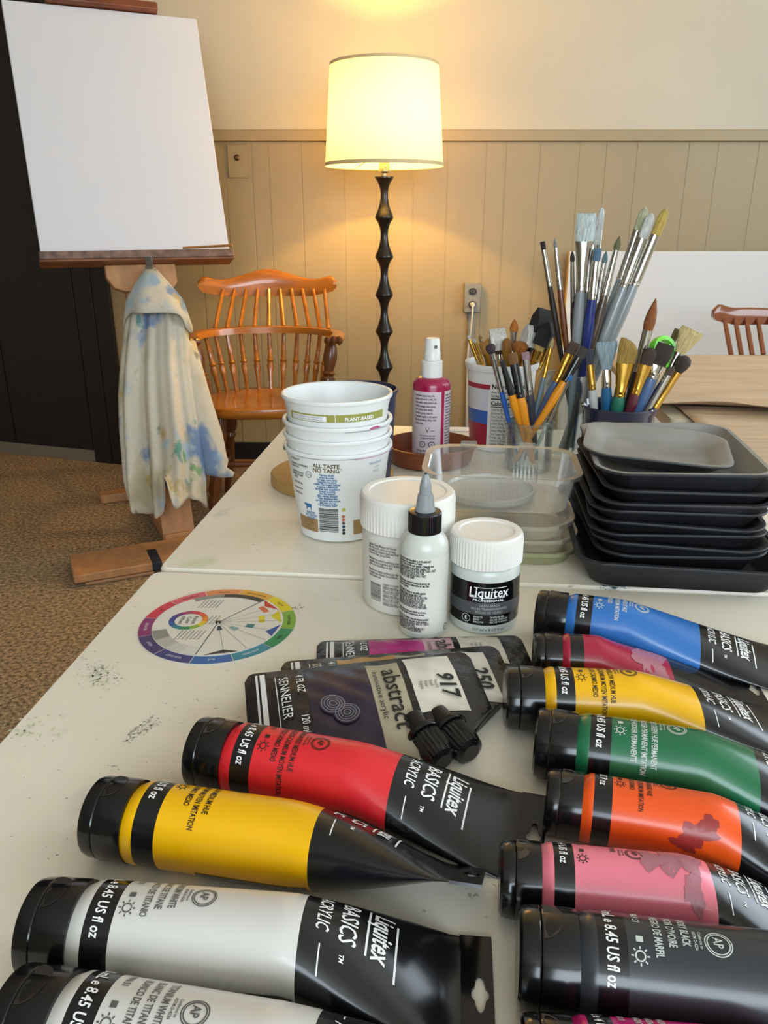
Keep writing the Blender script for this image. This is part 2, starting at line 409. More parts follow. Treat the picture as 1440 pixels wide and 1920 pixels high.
# ---- easel, canvas, rag
EB = Vector((-0.8209, 2.7791, 0.9511)); ey, et = radians(24.667), radians(18.574)
ED = Vector((cos(ey), sin(ey), 0)); EN = Vector((-sin(ey), cos(ey), 0))
EU = Vector((0, 0, cos(et))) + EN * sin(et); EK = EN * cos(et) - Vector((0, 0, sin(et)))   # up along the mast, back into it
def easel():
    base = EB - EU * (0.95 / cos(et)); base.z = 0
    t = thing('studio_easel', 'beech wood studio easel with a blank canvas clamped on it', 'easel', base)
    ME = T(*(-base)) @ basis(EB, ED, EK, EU)                  # local: x along the canvas, y back, z up the mast
    MF = basis((0, 0, 0), ED, EN, (0, 0, 1))                  # floor frame
    def p(nm, b, m=M_easel, M=ME, bev=0.003): return obj(nm, G().add(b, 0, M), m, t, bev=bev)
    p('mast', box(-0.055, 0.055, 0.030, 0.062, -0.985, 1.02))
    p('canvas_shelf', box(-0.312, 0.312, -0.045, 0.03, -0.026, -0.003), mat('stained_easel_shelf', '8e5a3a', 0.45, var=(14, 0.3)))
    p('shelf_lip', box(-0.312, 0.312, -0.052, -0.0455, -0.020, 0.006), mat('painty_shelf_lip', '7a5f52', 0.5, var=(30, 0.5)))
    poly = [(-0.115, 0), (-0.115, -0.04), (-0.095, -0.075), (-0.06, -0.088), (0.06, -0.088), (0.085, -0.088), (0.105, -0.075), (0.115, -0.06), (0.115, 0)]
    g = G().add(prism(poly, -0.028, 0.0), 0, ME @ T(0.0, 0.0, -0.027) @ RX(90) )
    obj('shelf_bracket', g, M_easel, t, bev=0.003)
    top = 0.7966
    p('top_clamp', box(-0.175, 0.175, -0.040, 0.026, top + 0.003, top + 0.032), mat('red_stained_clamp', '7d452c', 0.4, var=(10, 0.25)), bev=0.006)
    p('clamp_block', box(-0.11, 0.11, -0.020, 0.0285, top + 0.0325, top + 0.16))
    # base: cross foot on the carpet, lengthwise beam, rear strut
    def fl(nm, b, m=M_easel): return obj(nm, G().add(b, 0, MF), m, t, bev=0.004)
    fl('foot', box(-0.36, 0.42, -0.150, 0.035, 0.012, 0.040))
    fl('foot_tape', box(-0.125, -0.092, -0.1515, -0.03, 0.0105, 0.0412), mat('navy_tape', '232733', 0.6))
    fl('foot_pad', box(-0.33, -0.12, -0.153, -0.03, 0.0, 0.0115), mat('pale_ply', 'a67b55', 0.5))
    fl('base_beam', box(-0.05, 0.05, 0.0355, 0.62, 0.012, 0.055))
    fl('rear_foot', box(-0.2, 0.2, 0.6205, 0.69, 0.0, 0.035))
    obj('rear_strut', sweep([MF @ Vector((0, 0.58, 0.06)), ME @ Vector((0, 0.085, 0.30))], 0.018, 8), M_easel, t)
    # canvas
    c = thing('canvas', 'blank white stretched canvas standing on the easel', 'canvas', EB)
    MC = basis((0, 0, 0), ED, EK, EU)
    obj('painted_face', G().add(box(-0.305, 0.305, -0.019, 0.0, 0.001, 0.7966), 0, MC), mat('primed_canvas', 'e2e4ea', 0.75, bump=(220, 0.15, 0.0008)), c, bev=0.003)
    g = G()
    for b in (box(-0.30, -0.262, 0.0005, 0.02, 0.004, 0.793), box(0.262, 0.30, 0.0005, 0.02, 0.004, 0.793), box(-0.262, 0.262, 0.0005, 0.02, 0.004, 0.042), box(-0.262, 0.262, 0.0005, 0.02, 0.755, 0.793)): g.add(b, 0, MC)
    obj('stretcher_bar', g, mat('pine_stretcher', 'c9a774', 0.6), c)
    # thin stick lying on the shelf, poking out to the right
    a, b = EB + ED * 0.14 - EK * 0.045 + EU * 0.012, EB + ED * 0.285 - EK * 0.14 - EU * 0.010
    s = obj('wooden_stick', sweep([a - b, (0, 0, 0)], [0.0035, 0.0045], 8), mat('bare_stick', 'b07a3e', 0.5), loc=b)
    tag(s, 'thin wooden stick poking out from the easel shelf', 'stick')
easel()

def rag():
    """paint-stained smock hung by its neck from a clip on the easel"""
    m = mat('stained_smock_cloth', 'cfc8b6', 0.85, var=(5, 0.06), bump=(14, 0.25, 0.01))
    nt = m.node_tree; b = nt.nodes['Principled BSDF']; tc = nt.nodes.new('ShaderNodeTexCoord')
    base = b.inputs['Base Color'].links[0].from_socket
    for sc, lo, hi, col, off, amt in ((9, .52, .66, 'b4aa8a', 0, .8), (7, .60, .66, '3f78b4', 11, .75), (10, .60, .68, '9fbcd0', 23, .7), (9, .63, .68, 'b09a3c', 37, .7), (11, .66, .70, '2f8f86', 51, .8), (16, .66, .71, '55604e', 63, .7), (13, .69, .73, '4f9a4a', 77, .7)):
        mp = nt.nodes.new('ShaderNodeMapping'); mp.inputs['Location'].default_value = (off, off * .7, off * .3); mp.inputs['Scale'].default_value = (1, 1, 0.6)
        n = nt.nodes.new('ShaderNodeTexNoise'); n.inputs['Scale'].default_value = sc; n.inputs['Detail'].default_value = 5
        r = nt.nodes.new('ShaderNodeMapRange'); r.inputs[1].default_value = lo; r.inputs[2].default_value = hi; r.inputs[4].default_value = amt
        mx = nt.nodes.new('ShaderNodeMixRGB'); mx.inputs[2].default_value = lin(col)
        nt.links.new(tc.outputs['Object'], mp.inputs[0]); nt.links.new(mp.outputs[0], n.inputs[0]); nt.links.new(n.outputs[0], r.inputs[0])
        nt.links.new(r.outputs[0], mx.inputs[0]); nt.links.new(base, mx.inputs[1]); base = mx.outputs[0]
    nt.links.new(base, b.inputs['Base Color'])
    def mast_y(px, py):       # just in front of the leaning mast, so that the cloth drapes over it
        y = 2.62
        for _ in range(4): y = 2.7791 + 0.026 + (PY(px, py, y).z - 0.9511) * 0.3053 - 0.052
        return y
    top = PY(284, 503, mast_y(284, 503))
    t = thing('paint_smock', 'paint-stained white cloth smock hanging from the easel by a clip', 'smock', top)
    # silhouette: pixel rows of the photograph turned into widths at the smock's distance
    rows = [(503, 276, 291), (530, 256, 316), (570, 240, 345), (620, 232, 352), (680, 226, 358), (740, 222, 368), (800, 224, 378), (850, 229, 384), (900, 234, 386), (925, 240, 386), (953, 246, 388)]
    N = 120; L = []
    for k in range(len(rows) * 3 - 2):
        i = min(k // 3, len(rows) - 2); f_ = (k - 3 * i) / 3
        py, xl, xr = [rows[i][j] * (1 - f_) + rows[i + 1][j] * f_ for j in range(3)]
        yd = mast_y(300, py); a_, b_ = PY(xl, py, yd), PY(xr, py, yd)
        cx, hw, z = (a_.x + b_.x) / 2, (b_.x - a_.x) / 2, a_.z
        s = k / (len(rows) * 3 - 3); ring = []
        for q in range(N):
            an = 2 * pi * q / N
            rip = 1 + s ** 0.5 * (0.26 * sin(5 * an + 0.6 + 0.8 * s) + 0.20 * sin(11 * an + 1.5 * s) + 0.10 * sin(19 * an + 1.2 + s))
            rx = hw * (1 + 0.22 * (rip - 1) * abs(sin(an)))
            ry = (0.012 + 0.085 * s ** 0.7) * rip
            if sin(an) > 0: ry = 0.016 * (1 + 0.3 * (rip - 1))
            zz = z
            if s > 0.72:
                e = (s - 0.72) / 0.28
                hem = 0.35 + 0.35 * sin(3 * an + 4.0)
                zz = z + e * 0.075 * max(0, hem) * (1 if sin(an) < 0.4 else 1.6)
                notch = math.exp(-((an - 1.5 * pi - 0.22) / 0.10) ** 2)
                zz += e * notch * 0.12
            ring.append((cx + rx * cos(an) - top.x, yd + ry * sin(an) - top.y, zz - top.z))
        L.append(ring)
    obj('cloth_body', loops(L, True, False), m, t, ang=180, solid=0.003)
    # turned-down collar
    rows2 = [(505, 275, 292), (535, 255, 318), (562, 243, 340), (581, 240, 352)]
    L = []
    for k, (py, xl, xr) in enumerate(rows2):
        yd = mast_y(300, py) - 0.012; a_, b_ = PY(xl - 2, py, yd), PY(xr + 2, py, yd); ring = []
        for q in range(48):
            an = 2 * pi * q / 48; s = k / 3
            rip = 1 + 0.06 * s * sin(6 * an)
            cornr = max(0, cos(an)) ** 8 * 0.075 + max(0, -cos(an)) ** 8 * 0.06 if k == 3 else 0
            ring.append(((a_.x + b_.x) / 2 + (b_.x - a_.x) / 2 * cos(an) * rip * (1.04 if k == 3 else 1) - top.x, yd - 0.004 + (0.016 + 0.075 * s * (1 if sin(an) < 0 else 0.15)) * sin(an) * rip - top.y, a_.z - cornr - top.z))
        L.append(ring)
    obj('collar', loops(L, True, False), m, t, ang=180, solid=0.004)
    # sleeve swinging out to the right
    pts = [(352, 640, 14), (360, 700, 22), (374, 760, 25), (392, 820, 26), (402, 862, 24), (408, 876, 25), (420, 886, 12), (438, 890, 5)]
    path = []; rad = []
    for px, py, r in pts:
        path.append(PY(px, py, mast_y(px, py) + 0.01) - top); rad.append(r / 545)
    obj('sleeve', sweep(path, rad, 16, True, 0.55), m, t, ang=180)
    g = G().add(cbox((0, -0.012, 0.004), (0.022, 0.012, 0.036))).add(sweep([(-0.012, -0.02, -0.012), (0.012, -0.02, -0.012)], 0.004, 8))
    c = obj('binder_clip', g, mat('chrome_clip', 'a9a9ab', 0.2, metal=1), loc=top + Vector((0, -0.006, 0.016)), bev=0.001)
    tag(c, 'small metal clip holding the smock under the easel shelf', 'clip')
rag()

# ---- captain's chair
def turned(p0, p1, prof, seg=12):
    p0, p1 = Vector(p0), Vector(p1)
    return sweep([p0.lerp(p1, s) for s, r in prof], [r for s, r in prof], seg)
LEGP = [(0, .016), (.08, .02), (.2, .024), (.28, .026), (.33, .018), (.36, .024), (.40, .017), (.55, .022), (.68, .024), (.72, .018), (.76, .022), (.85, .015), (1, .011)]
def captain_chair(name, label, loc, rz, group, arms=True, m=M_chair, comb_rise=0.035):
    t = thing(name, label, 'chair', loc, rz, group)
    # local: faces -y, seat centre at the origin
    out = []
    for i in range(32):
        a = 2 * pi * i / 32; ex = 0.62
        x = 0.235 * math.copysign(abs(cos(a)) ** ex, cos(a)); y = 0.21 * math.copysign(abs(sin(a)) ** ex, sin(a))
        out.append((x, y))
    def sc(k, z): return [(x * k, y * k, z) for x, y in out]
    g = loops([sc(0.93, 0.402), sc(0.99, 0.410), sc(1, 0.425), sc(0.985, 0.438), sc(0.9, 0.442), sc(0.6, 0.430), sc(0.2, 0.427)])
    obj('seat', g, m, t, ang=60)
    for sx in (-1, 1):
        obj('leg', turned((sx * 0.16, -0.14, 0.41), (sx * 0.215, -0.19, 0), LEGP), M_chairdk, t)
        obj('leg', turned((sx * 0.15, 0.13, 0.41), (sx * 0.205, 0.205, 0), LEGP), M_chairdk, t)
    SP = [(0, .010), (.2, .012), (.35, .011), (.5, .019), (.65, .011), (.8, .012), (1, .010)]
    obj('stretcher', turned((-0.185, -0.165, 0.23), (0.185, -0.165, 0.23), SP), M_chairdk, t)
    for sx in (-1, 1): obj('stretcher', turned((sx * 0.185, -0.165, 0.17), (sx * 0.18, 0.17, 0.17), SP), M_chairdk, t)
    armz = 0.665
    def armpt(a):      # U-shaped arm bow, a in -1..1 from left front to right front
        an = a * radians(112)
        return Vector((0.268 * sin(an), 0.02 + 0.205 * cos(an) if abs(an) < pi / 2 else 0.02 + 0.205 * cos(an) * 1.6, armz))
    n = 11
    if arms:
        path = [armpt(-1 + 2 * k / 40) for k in range(41)]
        v = []; L = []
        for k, p in enumerate(path):
            q0, q1 = path[max(0, k - 1)], path[min(40, k + 1)]
            tt = (q1 - q0).normalized(); nn = Vector((tt.y, -tt.x, 0)) * -1
            hw, hh = 0.027, 0.013
            L.append([tuple(p + nn * a + Vector((0, 0, b))) for a, b in ((-hw, -hh), (-hw * .8, hh * .7), (-hw * .3, hh), (hw * .6, hh), (hw, hh * .3), (hw, -hh * .6), (hw * .6, -hh))])
        obj('arm_bow', loops(L), m, t, ang=60)
        for s in (-1, 1):
            e = armpt(s)
            g = G()
            for k, r in ((-0.02, .017), (0.0, .018), (0.02, .017)): g.add(sweep([e + Vector((k - .008, -0.012, 0)), e + Vector((k, -0.016, 0)), e + Vector((k + .008, -0.012, 0))], [.011, r, .011], 12))
            obj('arm_scroll', g, M_chairdk, t)
            obj('arm_post', turned((s * 0.215, -0.10, 0.435), e + Vector((-s * 0.006, 0.03, -0.012)), [(0, .014), (.12, .024), (.3, .028), (.42, .026), (.46, .018), (.5, .026), (.54, .018), (.75, .026), (.9, .022), (1, .015)]), M_chairdk, t)
    SPN = [(0, .007), (.25, .009), (.42, .0135), (.47, .010), (.5, .0145), (.53, .010), (.75, .0085), (1, .0075)]
    for k in range(n):
        f = -1 + 2 * k / (n - 1)
        a = f * radians(62)
        s0 = Vector((0.195 * sin(a) / sin(radians(62)), 0.175 - 0.04 * f * f * 1.5, 0.437))
        p1 = Vector((0.268 * sin(a) * 0.98, 0.02 + 0.205 * cos(a), armz - 0.01)) if arms else Vector((0.226 * f, s0.y + 0.06, armz))
        obj('lower_spindle', turned(s0, p1, SPN, 10), m, t)
        if 0 < k < n or not arms:
            f2 = f * 0.98
            top = Vector((0.225 * f2, 0.315 - 0.04 * f2 * f2, 0.808))
            obj('back_spindle', turned(p1 + Vector((0, 0, 0.02)), top, [(0, .0085), (.5, .0085), (1, .007)], 8), m, t)
    # curved comb rail with raised ears
    L = []
    for k in range(33):
        f = -1 + 2 * k / 32
        x = 0.268 * f; y = 0.325 - 0.055 * f * f
        e = 0.022 * math.exp(-((abs(f) - 0.93) / 0.16) ** 2) * 0.95 + comb_rise * math.exp(-(f / 0.40) ** 2)
        zt = 0.838 + e + 0.012 * (1 - f * f); zb = 0.782 + 0.024 * max(0, abs(f) - 0.62) / 0.38
        if abs(f) > 0.96: zt -= 0.012; zb += 0.012
        th = 0.0115
        L.append([(x, y - th, zb), (x, y - th, zb * .5 + zt * .5 - .004), (x, y - th * .8, zt - 0.006), (x, y - .002, zt), (x, y + th * .9, zt - 0.006), (x, y + th, zb)])
    obj('comb_rail', loops(L), m, t, ang=70)
    return t
captain_chair('captain_chair', 'honey maple spindle-back armchair against the wall beside the easel', (-0.435, 2.93, 0), radians(4), 'maple spindle chairs')
captain_chair('captain_chair', 'reddish spindle-back chair behind the paper-covered table', (1.40, 2.50, 0), radians(3), 'maple spindle chairs', m=mat('reddish_maple', '84492c', 0.22, var=(6, 0.2), coat=0.6), arms=False, comb_rise=-0.012)
bpy.data.objects['captain_chair.001'].scale = (1, 1, 0.925)
# ---- floor lamp
def lamp():
    x, y = 0.001, 3.10
    t = thing('floor_lamp', 'lit floor lamp with a cream drum shade and dark turned pole', 'lamp', (x, y, 0))
    obj('base', lathe([(0.0, 0), (0.15, 0), (0.15, 0.012), (0.13, 0.022), (0.04, 0.03), (0.018, 0.05), (0.0, 0.05)], 40), M_lamp, t)
    zt = 1.2115; step = 0.1375; prof = []
    z = zt; r0, r1 = 0.034, 0.0135
    prof.append((0.010, zt + 0.003)); prof.append((r0, zt + 0.001)); prof.append((r0, zt - 0.003))
    while z > 0.20:
        for k in range(1, 10):
            s = k / 10; prof.append((r1 + (r0 - r1) * (abs(2 * (s ** 0.85) - 1)) ** 1.9, z - 0.003 - (step - 0.006) * s))
        z -= step; prof.append((r0 * 0.97, z + 0.004)); prof.append((r0, z)); prof.append((r0 * 0.97, z - 0.004))
    prof.append((0.015, z - 0.03)); prof.append((0.015, 0.04))
    obj('pole', lathe(prof[::-1], 28), M_lamp, t, ang=32)
    sk = obj('socket', lathe([(0.0, zt + 0.004), (0.011, zt + 0.004), (0.011, zt + 0.012), (0.019, zt + 0.018), (0.0195, zt + 0.06), (0.016, zt + 0.07), (0.0, zt + 0.07)], 24), mat('brushed_socket', '8c857a', 0.3, metal=1), t)
    obj('switch_knob', G().add(lathe([(0.0, 0), (0.004, 0), (0.004, 0.016), (0.0, 0.016)], 12), 0, T(0.004, -0.018, zt + 0.035) @ RX(90)), mat('ivory_knob', 'd8d0be', 0.4), sk)
    zb0, zt0, rb, rt = 1.247, 1.572, 0.212, 0.188
    # shade: translucent fabric on a frame
    m = bpy.data.materials.new('cream_lampshade_fabric'); m.use_nodes = True; nt = m.node_tree
    for n in list(nt.nodes): nt.nodes.remove(n)
    o = nt.nodes.new('ShaderNodeOutputMaterial'); mx = nt.nodes.new('ShaderNodeMixShader'); mx.inputs[0].default_value = 0.28
    df = nt.nodes.new('ShaderNodeBsdfDiffuse'); df.inputs[0].default_value = lin('f4e8cf')
    tl = nt.nodes.new('ShaderNodeBsdfTranslucent'); tl.inputs[0].default_value = lin('fff0c4')
    nt.links.new(df.outputs[0], mx.inputs[1]); nt.links.new(tl.outputs[0], mx.inputs[2]); nt.links.new(mx.outputs[0], o.inputs[0])
    sh = obj('shade', lathe([(rb, zb0), (rb * .5 + rt * .5, (zb0 + zt0) / 2), (rt, zt0)], 72, False, False), m, t)
    tr = mat('shade_trim', 'e8cf9c', 0.7)
    obj('shade_trim', lathe([(rb + .001, zb0 - .001), (rb + .0015, zb0), (rb + .001, zb0 + 0.011), (rb - .001, zb0 + .011)], 72, False, False), tr, sh)
    obj('shade_trim', lathe([(rt + .001, zt0 - .009), (rt + .0015, zt0), (rt - .001, zt0 + .001)], 72, False, False), tr, sh)
    g = G()
    for k in range(3): g.add(sweep([(0.018 * cos(k * 2.1), 0.018 * sin(k * 2.1), zb0 + 0.05), (rb * 0.985 * cos(k * 2.1), rb * 0.985 * sin(k * 2.1), zb0 + 0.006)], 0.0018, 6))
    obj('shade_spider', g, M_silver, sh)
    e = bpy.data.materials.new('lit_bulb_glass'); e.use_nodes = True
    b = e.node_tree.nodes['Principled BSDF']; b.inputs['Emission Color'].default_value = (1, 0.72, 0.38, 1); b.inputs['Emission Strength'].default_value = 30
    obj('bulb', lathe([(0.0, zt + 0.07), (0.012, zt + 0.072), (0.015, zt + 0.09), (0.028, zt + 0.125), (0.03, zt + 0.145), (0.022, zt + 0.165), (0.0, zt + 0.173)], 24), e, t)
    l = bpy.data.lights.new('lamp_light', 'POINT'); l.energy = 21; l.color = (1.0, 0.60, 0.11); l.shadow_soft_size = 0.022
    lo = bpy.data.objects.new('lamp_light', l); C.objects.link(lo); lo.location = (x, y, 1.40)
lamp()

# ---- wall fittings, board on the wall
def fittings():
    c = PY(446, 302, D)
    t = thing('dimmer_plate', 'beige wall plate with a bare dimmer shaft beside the canvas', 'switch', (c.x, D - 0.004, c.z))
    pm = MATS['beige_panel_paint']
    obj('plate', box(-0.041, 0.041, -0.008, 0.0, -0.065, 0.062), pm, t, bev=0.003)
    obj('shaft', G().add(lathe([(0.0, 0), (0.012, 0), (0.012, 0.004), (0.005, 0.006), (0.005, 0.018), (0.0, 0.018)], 16), 0, T(0, -0.008, 0.012) @ RX(90)), mat('old_brass', '7a5a34', 0.35, metal=1), t)
    obj('screw', G().add(lathe([(0.0, 0), (0.004, 0), (0.003, 0.002), (0.0, 0.002)], 12), 0, T(0, -0.008, -0.045) @ RX(90)), pm, t)
    c = PY(884, 557, D)
    t = thing('wall_outlet', 'grey surface-mounted double socket on the panelled wall', 'outlet', (c.x, D - 0.0045, c.z))
    gm = mat('grey_outlet_box', '8f8c86', 0.4)
    obj('box', box(-0.036, 0.036, -0.040, 0, -0.062, 0.062), gm, t, bev=0.004)
    dk = mat('brown_receptacle', '2b2320', 0.4)
    for s in (0.027, -0.027):
        r = obj('receptacle', G().add(loft([(0, .017, .0145), (.003, .017, .0145)], 20), 0, T(0, -0.0405, s) @ RX(90)), dk, t)
        if s > 0:
            g = G()
            for u in (-0.006, 0.006): g.add(cbox((u, -0.0442, s + 0.002), (0.002, 0.001, 0.008)))
            obj('slot', g, mat('slot_grey', '8c8880', 0.5), r)
    obj('raceway', box(-0.014, 0.014, -0.016, 0, -c.z + 0.105, -0.063), gm, t, bev=0.003)
    k = thing('power_cord', 'white plug and cord hanging from the wall socket', 'cord', (c.x, D - 0.05, c.z - 0.027))
    wm = mat('white_cord', 'dcd6c8', 0.4)
    obj('plug', G().add(loft([(0, .012, .010), (.012, .013, .011), (.024, .008, .007)], 14), 0, RX(90) @ T(0, 0, 0.0)), wm, k)
    obj('cord', sweep([(0, -0.022, 0), (-0.002, -0.034, -0.03), (-0.006, -0.03, -0.10), (-0.014, -0.022, -0.20), (-0.012, -0.02, -0.40), (0.0, -0.02, -0.68)], 0.0042, 8), wm, k)
    a = PY(1062, 475, 3.50)
    t = thing('leaning_canvas', 'large white canvas board leaning on the wall behind the paper-covered table', 'canvas', (a.x, 3.43, 0))
    Mb = RX(-1.4)
    obj('board_face', G().add(box(0, 1.25, -0.018, 0.0, 0.0, 0.945), 0, Mb), mat('white_board', 'e6e6e4', 0.6), t, bev=0.002)
    g = G()
    for b in (box(0.0, 0.04, 0.001, 0.022, 0.0, 0.944), box(1.21, 1.25, 0.001, 0.022, 0, 0.944), box(0.04, 1.21, 0.001, 0.022, 0.90, 0.944)): g.add(b, 0, Mb)
    obj('stretcher_bar', g, MATS['pine_stretcher'], t)
fittings()
# ------------------------------------------------------------------ paint tubes
def lr(a, b, t): return a + (b - a) * t
def blob(cx, cy, rx, ry, seed, n=26, k=0.35):
    rnd = random.Random(seed); ph = [rnd.uniform(0, 6.3) for _ in range(4)]
    out = []
    for i in range(n):
        a = 2 * pi * i / n; r = 1 + k * (0.5 * sin(2 * a + ph[0]) + 0.5 * sin(3 * a + ph[1]) + 0.35 * sin(5 * a + ph[2]) + 0.3 * sin(9 * a + ph[3]))
        out.append((cx + rx * r * cos(a), cy + ry * r * sin(a)))
    vs = [(cx, cy)] + out
    return vs, [(0, 1 + i, 1 + (i + 1) % n) for i in range(n)]
def patchgrid(u0, u1, v0, v1, nu, nv):
    vs = [(lr(u0, u1, i / nu), lr(v0, v1, j / nv)) for j in range(nv + 1) for i in range(nu + 1)]
    return vs, [(j * (nu + 1) + i, j * (nu + 1) + i + 1, (j + 1) * (nu + 1) + i + 1, (j + 1) * (nu + 1) + i) for j in range(nv) for i in range(nu)]

def paint_tube(label, p0, p1, color, names, code, big=True, roll=0.0, s0=0.30, pw=1.2, dark=None, ink=None, u0=-0.016, colmat=None, blotch=None, vol=None, zone2=None, lift=0.0, bar=0.037):
    k = 1.0 if big else 0.79
    R = 0.0212 if big else 0.0182
    a_, b_ = PZ(p0[0], p0[1], TZ + R), PZ(p1[0], p1[1], TZ + R)
    yaw = atan2(b_.y - a_.y, b_.x - a_.x)
    t = thing('paint_tube', label, 'paint tube', (a_.x, a_.y, TZ + lift), yaw, 'acrylic paint tubes lying on the near table')
    lc, z1, z2, z3 = 0.0245 * k, 0.0315 * k, 0.0435 * k, (zone2 or 0.124) * k
    Lb, L = 0.193 * k, 0.208 * k
    # cap: body, flip lid, thumb flat
    def ax(prof, seg=48): return G().add(lathe(prof, seg), 0, T(0, 0, R) @ RY(90))
    e = 0.0088 * k
    cp = obj('cap', ax([(0.0, e + .0004), (R * .985, e + .0004), (R * 0.995, e + .001), (R, lc - .002), (R * .99, lc), (0.0, lc)]), M_cap, t, ang=30)
    obj('flip_lid', ax([(0.0, 0.0004), (R * .6, 0.0003), (R * .84, 0.0), (R * .94, 0.0012), (R * .975, 0.0035), (R * .985, e - .0006), (R * .97, e), (0.0, e)]), M_cap, cp, ang=30)
    def capfn(u, v, off=0.00015):
        an = pi / 2 + u / R; r = R * 0.998 + off
        return (v, r * cos(an), R + r * sin(an))
    g = G()
    vs, fs = disc(0, 0, 1, 28)
    put(g, ([(0.006 + 0.0105 * x * k, e + 0.001 + 0.0085 * k * max(0, y)) for x, y in vs], fs), lambda u, v: capfn(u - 0.009, v), 0)
    obj('thumb_flat', g, M_capl, cp)
    # body
    rr = radians(roll); W = Vector((0, cos(rr), sin(rr))); Nn = Vector((0, -sin(rr), cos(rr)))
    def sect(a):
        s = max(0.0, (a - lc) / (Lb - lc))
        h = R if s < s0 else R * (1 - ((s - s0) / (1 - s0)) ** pw)
        h = max(h, 0.0011); w_ = min(sqrt(max(0, 2 * R * R - h * h)), 1.42 * R)
        if s < 0.03: q = 0.94 + 2 * s; h *= q; w_ *= q
        vz = sqrt((w_ * sin(rr)) ** 2 + (h * cos(rr)) ** 2)
        return w_, h, vz
    def surf(a, tt, off=0.0):
        w_, h, vz = sect(a)
        n_ = Vector((0, cos(tt) / max(w_, 1e-4), sin(tt) / max(h, 1e-4))); n_.normalize()
        c = w_ * cos(tt) + off * n_.y; d = h * sin(tt) + off * n_.z
        p = W * c + Nn * d
        return (a, p.y, vz + p.z + 0.0002)
    def fn(u, v): return surf(v, pi / 2 + u / R, 0.00022)
    stops = sorted(set([lc, lc + 0.0008, lc + 0.0025, z1, z2, z3] + [lr(lc, Lb, q / 34) for q in range(1, 35)]))
    seg = 56; rings = []; mi = []
    for q, a in enumerate(stops):
        rings.append([surf(a, 2 * pi * i / seg) for i in range(seg)])
        if q:
            m_ = (stops[q - 1] + a) / 2
            mi += [0 if (m_ < z1 or z2 < m_ < z3) else 1] * seg
    bd = loops(rings); mi += [0, 1]
    cm = colmat or mat('tube_' + label.split()[0] + '_' + color, color, 0.25, spec=0.55, bump=(40, 0.04, 0.002))
    obj('tube_body', G().add(bd, mi), [cm, mat('tube_black_film', dark or '141416', 0.2, spec=0.55, bump=(50, 0.05, 0.002))], t, ang=60)
    # crimped tail with a hanging slot
    we, he, vz = sect(Lb); n = 32; o1 = []; i1 = []
    for i in range(n):
        a = 2 * pi * i / n; cx, sx = cos(a), sin(a); mm = max(abs(cx), abs(sx))
        o1.append((Lb + 0.0075 * k + (L - Lb) / 2 * cx / mm - 0.0005, we * sx / mm))
        sl = 0.30 * we
        i1.append((Lb + 0.0085 * k + 0.0026 * cx * (1.5 if abs(sx) < .3 else 1), sl * sx))
    def lay(ps, d): return [tuple(Vector((x, 0, vz + 0.0002)) + W * y + Nn * d) for x, y in ps]
    obj('crimped_tail', loops([lay(o1, .0008), lay(i1, .0008), lay(i1, -.0008), lay(o1, -.0008)], close=True), M_black, t)
    # print
    ik = ink or M_ink; g = G(); cut = 0.0025
    def line(txt, v, size, cond, u, mi=0, bold=0.015, shear=0.0): put(g, text_geo(txt, size, cond, bold, shear), fn, mi, u, v, cut)
    line((vol or ('250 mL e 8.45 US fl oz' if big else '118 mL e 4 US fl oz')), z1 + 0.0035 * k, 0.0068 * k, 0.70, u0 - 0.009, 1, 0.02, 0.12)
    vv = z2 + 0.0035 * k
    line(code + ' S1', vv, 0.0040 * k, 0.72, u0 - 0.002, 0, 0.02)
    put(g, rect(0, 0.0026 * k, 0, 0.0028 * k), fn, 0, u0 + 0.0145 * k, vv)
    put(g, disc(0, 0, 0.0022 * k, 18, 0.0016 * k), fn, 0, u0 + 0.0225 * k, vv + 0.0012)
    for i in range(8):
        a = i * pi / 4; c_, s_ = cos(a), sin(a); q = 0.0003
        put(g, ([(c_ * .0026 * k - s_ * q, s_ * .0026 * k + c_ * q), (c_ * .0026 * k + s_ * q, s_ * .0026 * k - c_ * q), (c_ * .0037 * k + s_ * q, s_ * .0037 * k - c_ * q), (c_ * .0037 * k - s_ * q, s_ * .0037 * k + c_ * q)], [(0, 1, 2, 3)]), fn, 0, u0 + 0.0225 * k, vv + 0.0012)
    for i, nm in enumerate(names):
        line(nm, vv + (0.0075 + 0.0056 * i) * k, 0.0046 * k, 0.56, u0 + 0.0005, 0, 0.02)
    # round seal
    sv, su = vv + 0.033 * k, u0 + 0.014 * k
    put(g, disc(0, 0, 0.0056 * k, 28, 0.0051 * k), fn, 0, su, sv); put(g, disc(0, 0, 0.0047 * k, 28, 0.0042 * k), fn, 0, su, sv)
    put(g, text_geo('AP', 0.0052 * k, 0.8, 0.02), fn, 0, su - 0.0030 * k, sv - 0.0018 * k)
    for i, nm in enumerate(('Conforms to', 'ASTM D-4236')): line(nm, sv - (0.0075 + 0.0022 * i) * k, 0.0019 * k, 0.8, su - 0.005 * k, 0)
    # brand panel
    line('ACRYLIC', z3 + 0.0062 * k, 0.0080 * k, 0.62, u0 + 0.001, 1, 0.012)
    line('BASICS', z3 + 0.0160 * k, 0.0106 * k, 0.64, u0 + 0.001, 1, 0.012)
    line('TM', z3 + 0.0172 * k, 0.0028 * k, 0.8, u0 + 0.0262 * k, 1)
    put(g, rect(0, 0.012 * k, 0, 0.0006), fn, 1, u0 + 0.026 * k, z3 + 0.0085 * k, cut)
    put(g, rect(0, 0.003 * k, 0, 0.0006), fn, 1, u0 - 0.005 * k, z3 + 0.0085 * k)
    lu, lv = u0 + 0.0005, z3 + 0.0300 * k
    put(g, text_geo('Liquitex', 0.0126 * k, 0.54, 0.022, 0.10), fn, 1, lu, lv, cut)
